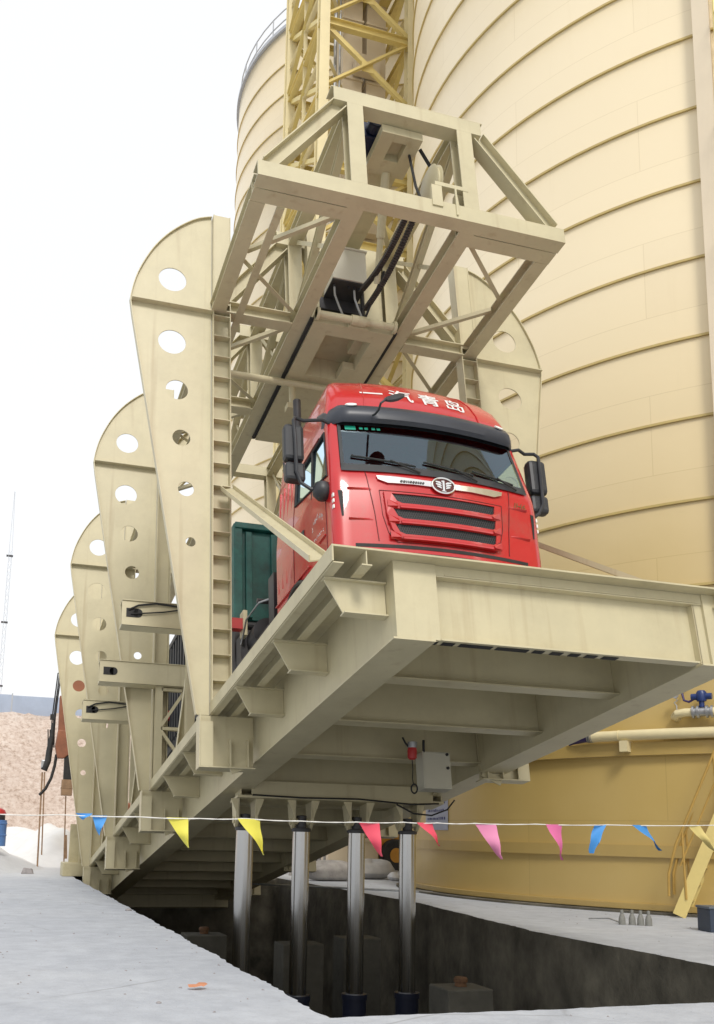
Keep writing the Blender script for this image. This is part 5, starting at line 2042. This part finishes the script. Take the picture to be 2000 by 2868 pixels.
# ------------------------------------------------------------------ pit pedestals
ped = None
for i, (x, y, zt, sx, lb) in enumerate(((3.22, 4.25, -0.62, 0.30, 'squat concrete pedestal with a rusty anchor plate, right of the chrome cylinders'),
                                        (2.50, 8.6, -0.55, 0.34, 'concrete pedestal in the pit seen between the second and third cylinders'),
                                        (3.80, 9.4, -0.55, 0.34, 'concrete pedestal in the pit seen between the third and fourth cylinders'),
                                        (1.15, 9.6, -0.5, 0.34, 'dim concrete pedestal deep in the pit beside the leftmost cylinder'))):
    r = empty('pit_pedestal', (x, y, -3.2), label=lb, cat='pedestal', group='concrete pedestals in the pit')
    g = MB()
    g.box(-sx, sx, -0.28, 0.28, 0, zt + 3.2)
    g.build('block', PEDM, r, bevel=0.02)
    g = MB()
    h = zt + 3.2
    g.lathe([(0.0, h + 0.11), (0.07, h + 0.11), (0.085, h + 0.09), (0.085, h + 0.055), (0.07, h + 0.05), (0.075, h + 0.002), (0.0, h + 0.001)], n=18)
    g.build('anchor', RUST, r)
# anchor sleeves on the yard
for i, (x, y, lb) in enumerate(((6.32, 5.36, 'leftmost of the four grey bolt sleeves standing on the concrete'),
                                (6.46, 5.32, 'second grey bolt sleeve from the left on the concrete'),
                                (6.53, 5.22, 'third grey bolt sleeve from the left on the concrete'),
                                (6.62, 5.16, 'rightmost of the four grey bolt sleeves standing on the concrete'))):
    g = MB()
    g.lathe([(0.0, 0.21), (0.022, 0.205), (0.026, 0.17), (0.022, 0.15), (0.03, 0.14), (0.046, 0.09), (0.05, 0.0), (0.0, 0.0)], n=14)
    o = g.build('bolt_sleeve', mat('grey_sleeve%d' % i, (0.22, 0.22, 0.2), 0.7, var=0.15, nscale=20), smooth=True, loc=(x, y, 0))
    o.name = 'bolt_sleeve'
    tag(o, lb, 'bolt sleeve', 'bolt sleeves on the yard')
g = MB()
g.tube([(0, 0, 0.02), (-0.02, 0.25, 0.06), (-0.06, 0.7, 0.02)], 0.010, 6)
tag(g.build('steel_rod', SILV, smooth=True, loc=(6.35, 5.45, 0)), 'thin rod lying on the concrete behind the bolt sleeves', 'rod')
g = MB()
g.tube([(0, 0, 0.02), (-1.6, 1.4, 0.025), (-3.2, 2.9, 0.02)], 0.025, 6)
tag(g.build('steel_rod', SILV, smooth=True, loc=(6.75, 12.7, 0)), 'long grey bar lying on the yard behind the rightmost cylinder', 'bar')
# dark blue bin at the right edge
bn = empty('blue_crate', (7.12, 4.3, 0), (0, 0, R(-15)), label='small dark blue crate on the concrete at the right edge', cat='crate')
g = MB()
g.box(-0.22, 0.3, -0.2, 0.2, 0.0, 0.30)
g.build('body', mat('slate_blue_plastic', (0.035, 0.05, 0.08), 0.5), bn, bevel=0.01)
g = MB()
g.box(-0.235, 0.315, -0.215, 0.215, 0.301, 0.335)
g.build('rim', mat('pale_slate_plastic', (0.10, 0.12, 0.15), 0.5), bn, bevel=0.01)
# sacks and machine beyond the pit
def sack(x, y, sx, sy, sz, lb, m=SACK):
    g = MB()
    rnd = random.Random(int(x * 100))
    nu, nv = 20, 12
    ph = [rnd.uniform(0, 6) for _ in range(4)]
    for j in range(nv + 1):
        for i in range(nu):
            a, b_ = 2 * math.pi * i / nu, math.pi * j / nv
            k = 1 + 0.06 * math.sin(3 * a + ph[0]) + 0.05 * math.sin(5 * b_ + ph[1])
            ca, sa = math.cos(a), math.sin(a)
            px_ = math.copysign(abs(ca) ** 0.6, ca) * math.sin(b_) ** 0.6 * sx * k
            py_ = math.copysign(abs(sa) ** 0.6, sa) * math.sin(b_) ** 0.6 * sy * k
            pz_ = sz * (0.5 + 0.5 * math.cos(b_)) * (1 + 0.12 * math.sin(2 * a + ph[2]))
            g.v.append((px_, py_, pz_))
    for j in range(nv):
        for i in range(nu):
            g.f.append((j * nu + i, j * nu + (i + 1) % nu, (j + 1) * nu + (i + 1) % nu, (j + 1) * nu + i))
            g.mi.append(0)
    o = g.build('filled_sack', m, smooth=True, loc=(x, y, 0))
    tag(o, lb, 'sack')


sack(6.25, 17.9, 0.75, 0.35, 0.48, 'grey filled sack lying on the yard, seen between the second and third cylinders')
sack(7.9, 19.2, 0.6, 0.4, 0.5, 'pale grey filled sack behind the third cylinder, near the orange machine', mat('pale_sack', (0.42, 0.41, 0.40), 0.9, var=0.15, nscale=4))
sack(8.25, 18.2, 0.25, 0.2, 0.22, 'small crumpled white bag on the yard beside the rightmost cylinder', mat('white_bag', (0.62, 0.62, 0.62), 0.8, var=0.12, nscale=9))
g = MB()
for x0, y0 in ((-1.6, 0), (0.2, 0.15)):
    g.box(x0, x0 + 2.2, y0, y0 + 0.3, 0.0, 0.12)
g.box(-0.6, 1.6, 0.05, 0.25, 0.12, 0.2)
tag(g.build('timber_stack', mat('grey_timber', (0.36, 0.34, 0.32), 0.9, var=0.2, nscale=6), loc=(7.6, 20.6, 0), rot=(0, 0, R(-12))), 'stack of grey planks on the yard behind the sacks', 'planks')
ld = empty('wheel_loader', (10.0, 26.0, 0), (0, 0, R(8)), label='orange yellow wheeled machine far behind, seen between the third and fourth cylinders', cat='loader')
g = MB()
g.box(-0.9, 1.4, -0.8, 0.8, 0.55, 1.25)
g.box(-0.2, 1.3, -0.7, 0.7, 1.25, 1.6)
g.build('body', LOADER, ld, bevel=0.06)
g = MB()
g.box(-0.75, -0.1, -0.6, 0.6, 1.62, 2.5)
g.build('cab', STEEL, ld, bevel=0.05)
for x in (-0.75, 1.0):
    for y in (-0.85, 0.85):
        g = MB()
        g.lathe([(0.0, -.16), (0.5, -.16), (0.55, -.1), (0.55, .1), (0.5, .16), (0.0, .16)], (x, y, 0.55), 22, axis='y')
        wh = g.build('wheel', RUB, ld, smooth=True)
        g = MB()
        g.lathe([(0.0, -.17), (0.25, -.17), (0.26, 0.0)], (x, y, 0.55), 18, axis='y')
        g.build('rim', LOADER, wh, smooth=True)
g = MB()
g.bar((-0.9, 0.5, 1.1), (-2.0, 0.5, 0.5), 0.12, 0.2)
g.bar((-0.9, -0.5, 1.1), (-2.0, -0.5, 0.5), 0.12, 0.2)
g.build('lift_arm', LOADER, ld)

# ------------------------------------------------------------------ left background: drilling machine, drum, mast, bits
ex = empty('rock_drill', (-0.55, 24.0, 0), label='rusty orange drilling machine arm with hanging black hoses behind the farthest left post', cat='drilling machine')
g = MB()
g.add([(0.0, -.15, 4.15), (0.27, -.15, 4.13), (0.40, -.15, 3.45), (0.22, -.15, 3.28), (0.02, -.15, 3.28), (-0.06, -.15, 3.65),
       (0.0, .15, 4.15), (0.27, .15, 4.13), (0.40, .15, 3.45), (0.22, .15, 3.28), (0.02, .15, 3.28), (-0.06, .15, 3.65)],
      [(0, 1, 2, 3, 4, 5), (11, 10, 9, 8, 7, 6)] + [(i, (i + 1) % 6, 6 + (i + 1) % 6, 6 + i) for i in range(6)])
g.build('arm', ORANGE, ex, bevel=0.03)
g = MB()
g.add([(-0.02, -.1, 5.2), (0.10, -.1, 5.2), (0.30, -.1, 4.1), (0.0, -.1, 4.1), (-0.02, .1, 5.2), (0.10, .1, 5.2), (0.30, .1, 4.1), (0.0, .1, 4.1)],
      [(0, 1, 2, 3), (7, 6, 5, 4), (0, 4, 5, 1), (1, 5, 6, 2), (2, 6, 7, 3), (3, 7, 4, 0)])
g.box(0.05, 0.9, -0.12, 0.12, 5.0, 5.9)
g.build('boom', ORANGE, ex, bevel=0.02)
g = MB()
for dx, dz in ((0, 0), (0.05, 0.05), (0.09, -0.05)):
    g.tube([(0.02 + dx, 0, 5.96), (-0.12 + dx, 0, 5.90 + dz), (-0.15 + dx, 0, 5.36), (-0.18 + dx, 0, 4.91), (-0.20 + dx, 0, 4.52), (-0.2 + dx, 0.02, 4.0)], 0.022, 6)
g.tube([(-0.15, 0, 4.35), (-0.17, 0, 3.95), (-0.22, -.02, 3.5), (-0.24, -.03, 3.2), (-0.32, -.03, 2.92), (-0.40, 0, 2.98)], [0.05, 0.08, 0.095, 0.10, 0.09, 0.05], 10)
g.tube([(0.0, 0, 3.4), (-0.03, 0, 3.05), (-0.11, 0, 2.68), (-0.25, 0, 2.36), (-0.42, 0, 2.16)], 0.045, 8)
for dx in (-0.3, -0.24, -0.18, -0.12):
    g.tube([(dx, 0, 4.15), (dx + .02, 0, 3.9), (dx + 0.03, 0, 3.6)], 0.02, 6)
g.box(-0.26, -0.12, -0.06, 0.06, 4.45, 4.62)
g.build('hose', RUB, ex, smooth=True)
g = MB()
g.box(-0.43, -0.30, -.05, .05, 2.95, 3.22)
g.build('silver_cap', SILV, ex, bevel=0.03)
g = MB()
g.add([(0.24, -.1, 3.5), (0.40, -.1, 3.5), (0.52, -.1, 2.66), (0.25, -.1, 2.66), (0.24, .1, 3.5), (0.40, .1, 3.5), (0.52, .1, 2.66), (0.25, .1, 2.66)],
      [(0, 1, 2, 3), (7, 6, 5, 4), (0, 4, 5, 1), (1, 5, 6, 2), (2, 6, 7, 3), (3, 7, 4, 0)])
g.build('black_sleeve', RUB, ex)
g = MB()
g.box(0.21, 0.53, -.13, .13, 2.17, 2.65)
g.box(0.19, 0.55, -.14, .14, 2.38, 2.42)
g.build('drive_head', WOOD, ex, bevel=0.015)
g = MB()
g.cyl((-0.38, 0, 2.85), (-0.33, 0, 0.02), 0.025, n=8)
g.cyl((-0.31, 0, 2.85), (-0.23, 0, 0.4), 0.02, n=8)
g.cyl((0.36, 0, 2.16), (0.44, 0, 0.02), 0.02, n=8)
g.bar((0.43, 0, 1.0), (0.48, 0, 0.3), 0.08, 0.08)
g.build('drill_rod', WOOD, ex)
g = MB()
g.box(1.3, 3.8, -0.6, 1.6, 0.5, 2.0)
g.box(1.2, 4.0, -0.7, -0.3, 0.0, 0.55)
g.box(1.2, 4.0, 1.3, 1.7, 0.0, 0.55)
g.box(0.6, 1.6, -0.1, 0.1, 5.3, 5.8)
g.box(1.5, 1.9, -0.2, 0.2, 1.9, 5.8)
g.build('undercarriage', ORANGE, ex, bevel=0.05)

dr = empty('blue_drum', (-2.2, 22.5, 0.66), label='blue drum with a red domed lid at the left edge of the yard', cat='drum')
g = MB()
g.lathe([(0.0, 0.0), (0.33, 0.0), (0.33, 0.28), (0.345, 0.29), (0.345, 0.32), (0.33, 0.33), (0.33, 0.60), (0.345, 0.61), (0.345, 0.64), (0.33, 0.65), (0.33, 0.72), (0.0, 0.72)], n=28)
g.build('drum_body', BLUE, dr, smooth=True)
g = MB()
g.lathe([(0.27, 0.72), (0.27, 0.86), (0.0, 0.86)], n=24)
g.build('neck', STEEL, dr, smooth=True)
g = MB()
g.lathe([(0.29, 0.861), (0.30, 0.90), (0.25, 1.0), (0.15, 1.05), (0.0, 1.06)], n=24)
g.build('lid', REDP, dr, smooth=True)

ma = empty('lattice_mast', (-1.95, 150, 0), label='thin lattice radio mast far off at the left edge against the white sky', cat='mast')
g = MB()
for k in range(3):
    a = 2 * math.pi * k / 3
    g.tube([(0.34 * math.cos(a), 0.34 * math.sin(a), 0), (0.30 * math.cos(a), 0.30 * math.sin(a), 44), (0.03 * math.cos(a), 0.03 * math.sin(a), 53.5)], 0.032, 6)
for i in range(40):
    z = 1.1 * i
    for k in range(3):
        a, c = 2 * math.pi * k / 3, 2 * math.pi * (k + 1) / 3
        g.tube([(0.33 * math.cos(a), 0.33 * math.sin(a), z), (0.33 * math.cos(c), 0.33 * math.sin(c), z + 1.1)], 0.018, 4)
g.build('lattice', MAST, ma)
g = MB()
for z in (43, 32.4, 22.5):
    g.box(-0.5, 0.5, -0.2, 0.2, z - .12, z + .12)
g.build('aerial', STEEL, ma)

g = MB()
g.add([(-0.16, -0.1, 0), (0.15, -0.12, 0), (0.18, 0.1, 0), (-0.13, 0.13, 0), (-0.12, -0.08, 0.10), (0.10, -0.09, 0.15), (0.14, 0.07, 0.12), (-0.09, 0.1, 0.16)],
      [(0, 3, 2, 1), (4, 5, 6, 7), (0, 1, 5, 4), (1, 2, 6, 5), (2, 3, 7, 6), (3, 0, 4, 7)])
tag(g.build('broken_block', BRICK, loc=(-1.32, 20.3, 0), bevel=0.015), 'grey broken block lying on the dusty concrete at the left', 'block')
g = MB()
rnd = random.Random(5)
n = 9
for i in range(n):
    a = 2 * math.pi * i / n
    r = 0.055 * rnd.uniform(0.6, 1.2)
    g.v.append((r * 1.3 * math.cos(a), r * math.sin(a), 0.012 + rnd.uniform(0, 0.03)))
g.v.append((0, 0, 0.035))
for i in range(n):
    g.f.append((i, (i + 1) % n, n))
    g.mi.append(0)
tag(g.build('paper_scrap', LEAF, loc=(-0.86, 0.36, 0.004)), 'crumpled orange scrap lying on the concrete in the foreground', 'scrap')
for x, y, r, lb in ((-0.36, 7.9, 0.05, 'flat pebble near the left edge of the pit'), (-1.25, -0.2, 0.02, 'tiny dark stone on the foreground concrete, left of the orange scrap'),
                    (-0.98, 0.45, 0.014, 'tiny dark stone beside the orange scrap')):
    g = MB()
    g.lathe([(0.0, r * 0.7), (r * 0.6, r * 0.55), (r, r * 0.2), (r * 0.9, 0.0), (0.0, 0.0)], n=9)
    tag(g.build('pebble', BRICK, loc=(x, y, 0.0)), lb, 'stone')

# loose grit scattered over the yard, thickest along the broken lip of the pit
g = MB()
rnd = random.Random(12)
spots = []
for k in range(170):
    q = hole[rnd.randrange(len(hole))]
    if q[1] > 14:
        continue
    d = abs(rnd.gauss(0, 0.22)) + 0.05
    a = rnd.uniform(0, 6.28)
    spots.append((q[0] + d * math.cos(a), q[1] + d * math.sin(a)))
for k in range(120):
    spots.append((rnd.uniform(-3.2, -0.5), rnd.uniform(-3, 16)))
    spots.append((rnd.uniform(5.3, 9), rnd.uniform(2, 16)))
for x, y in spots:
    if -0.30 < x < 5.25 and -0.96 < y < 19.8 and not (y < 3 and x > 4.42):
        continue
    r = rnd.uniform(0.004, 0.017)
    h = r * rnd.uniform(0.5, 1.0)
    vs = [(x + r * rnd.uniform(.6, 1) * math.cos(k * 1.2566 + .3), y + r * rnd.uniform(.6, 1) * math.sin(k * 1.2566 + .3), 0.001) for k in range(5)] + [(x + rnd.uniform(-.3, .3) * r, y + rnd.uniform(-.3, .3) * r, h)]
    g.add(vs, [(i, (i + 1) % 5, 5) for i in range(5)])
tag(g.build('loose_grit', BRICK), 'scattered grit and small stones over the pale yard concrete', 'grit', kind='stuff')
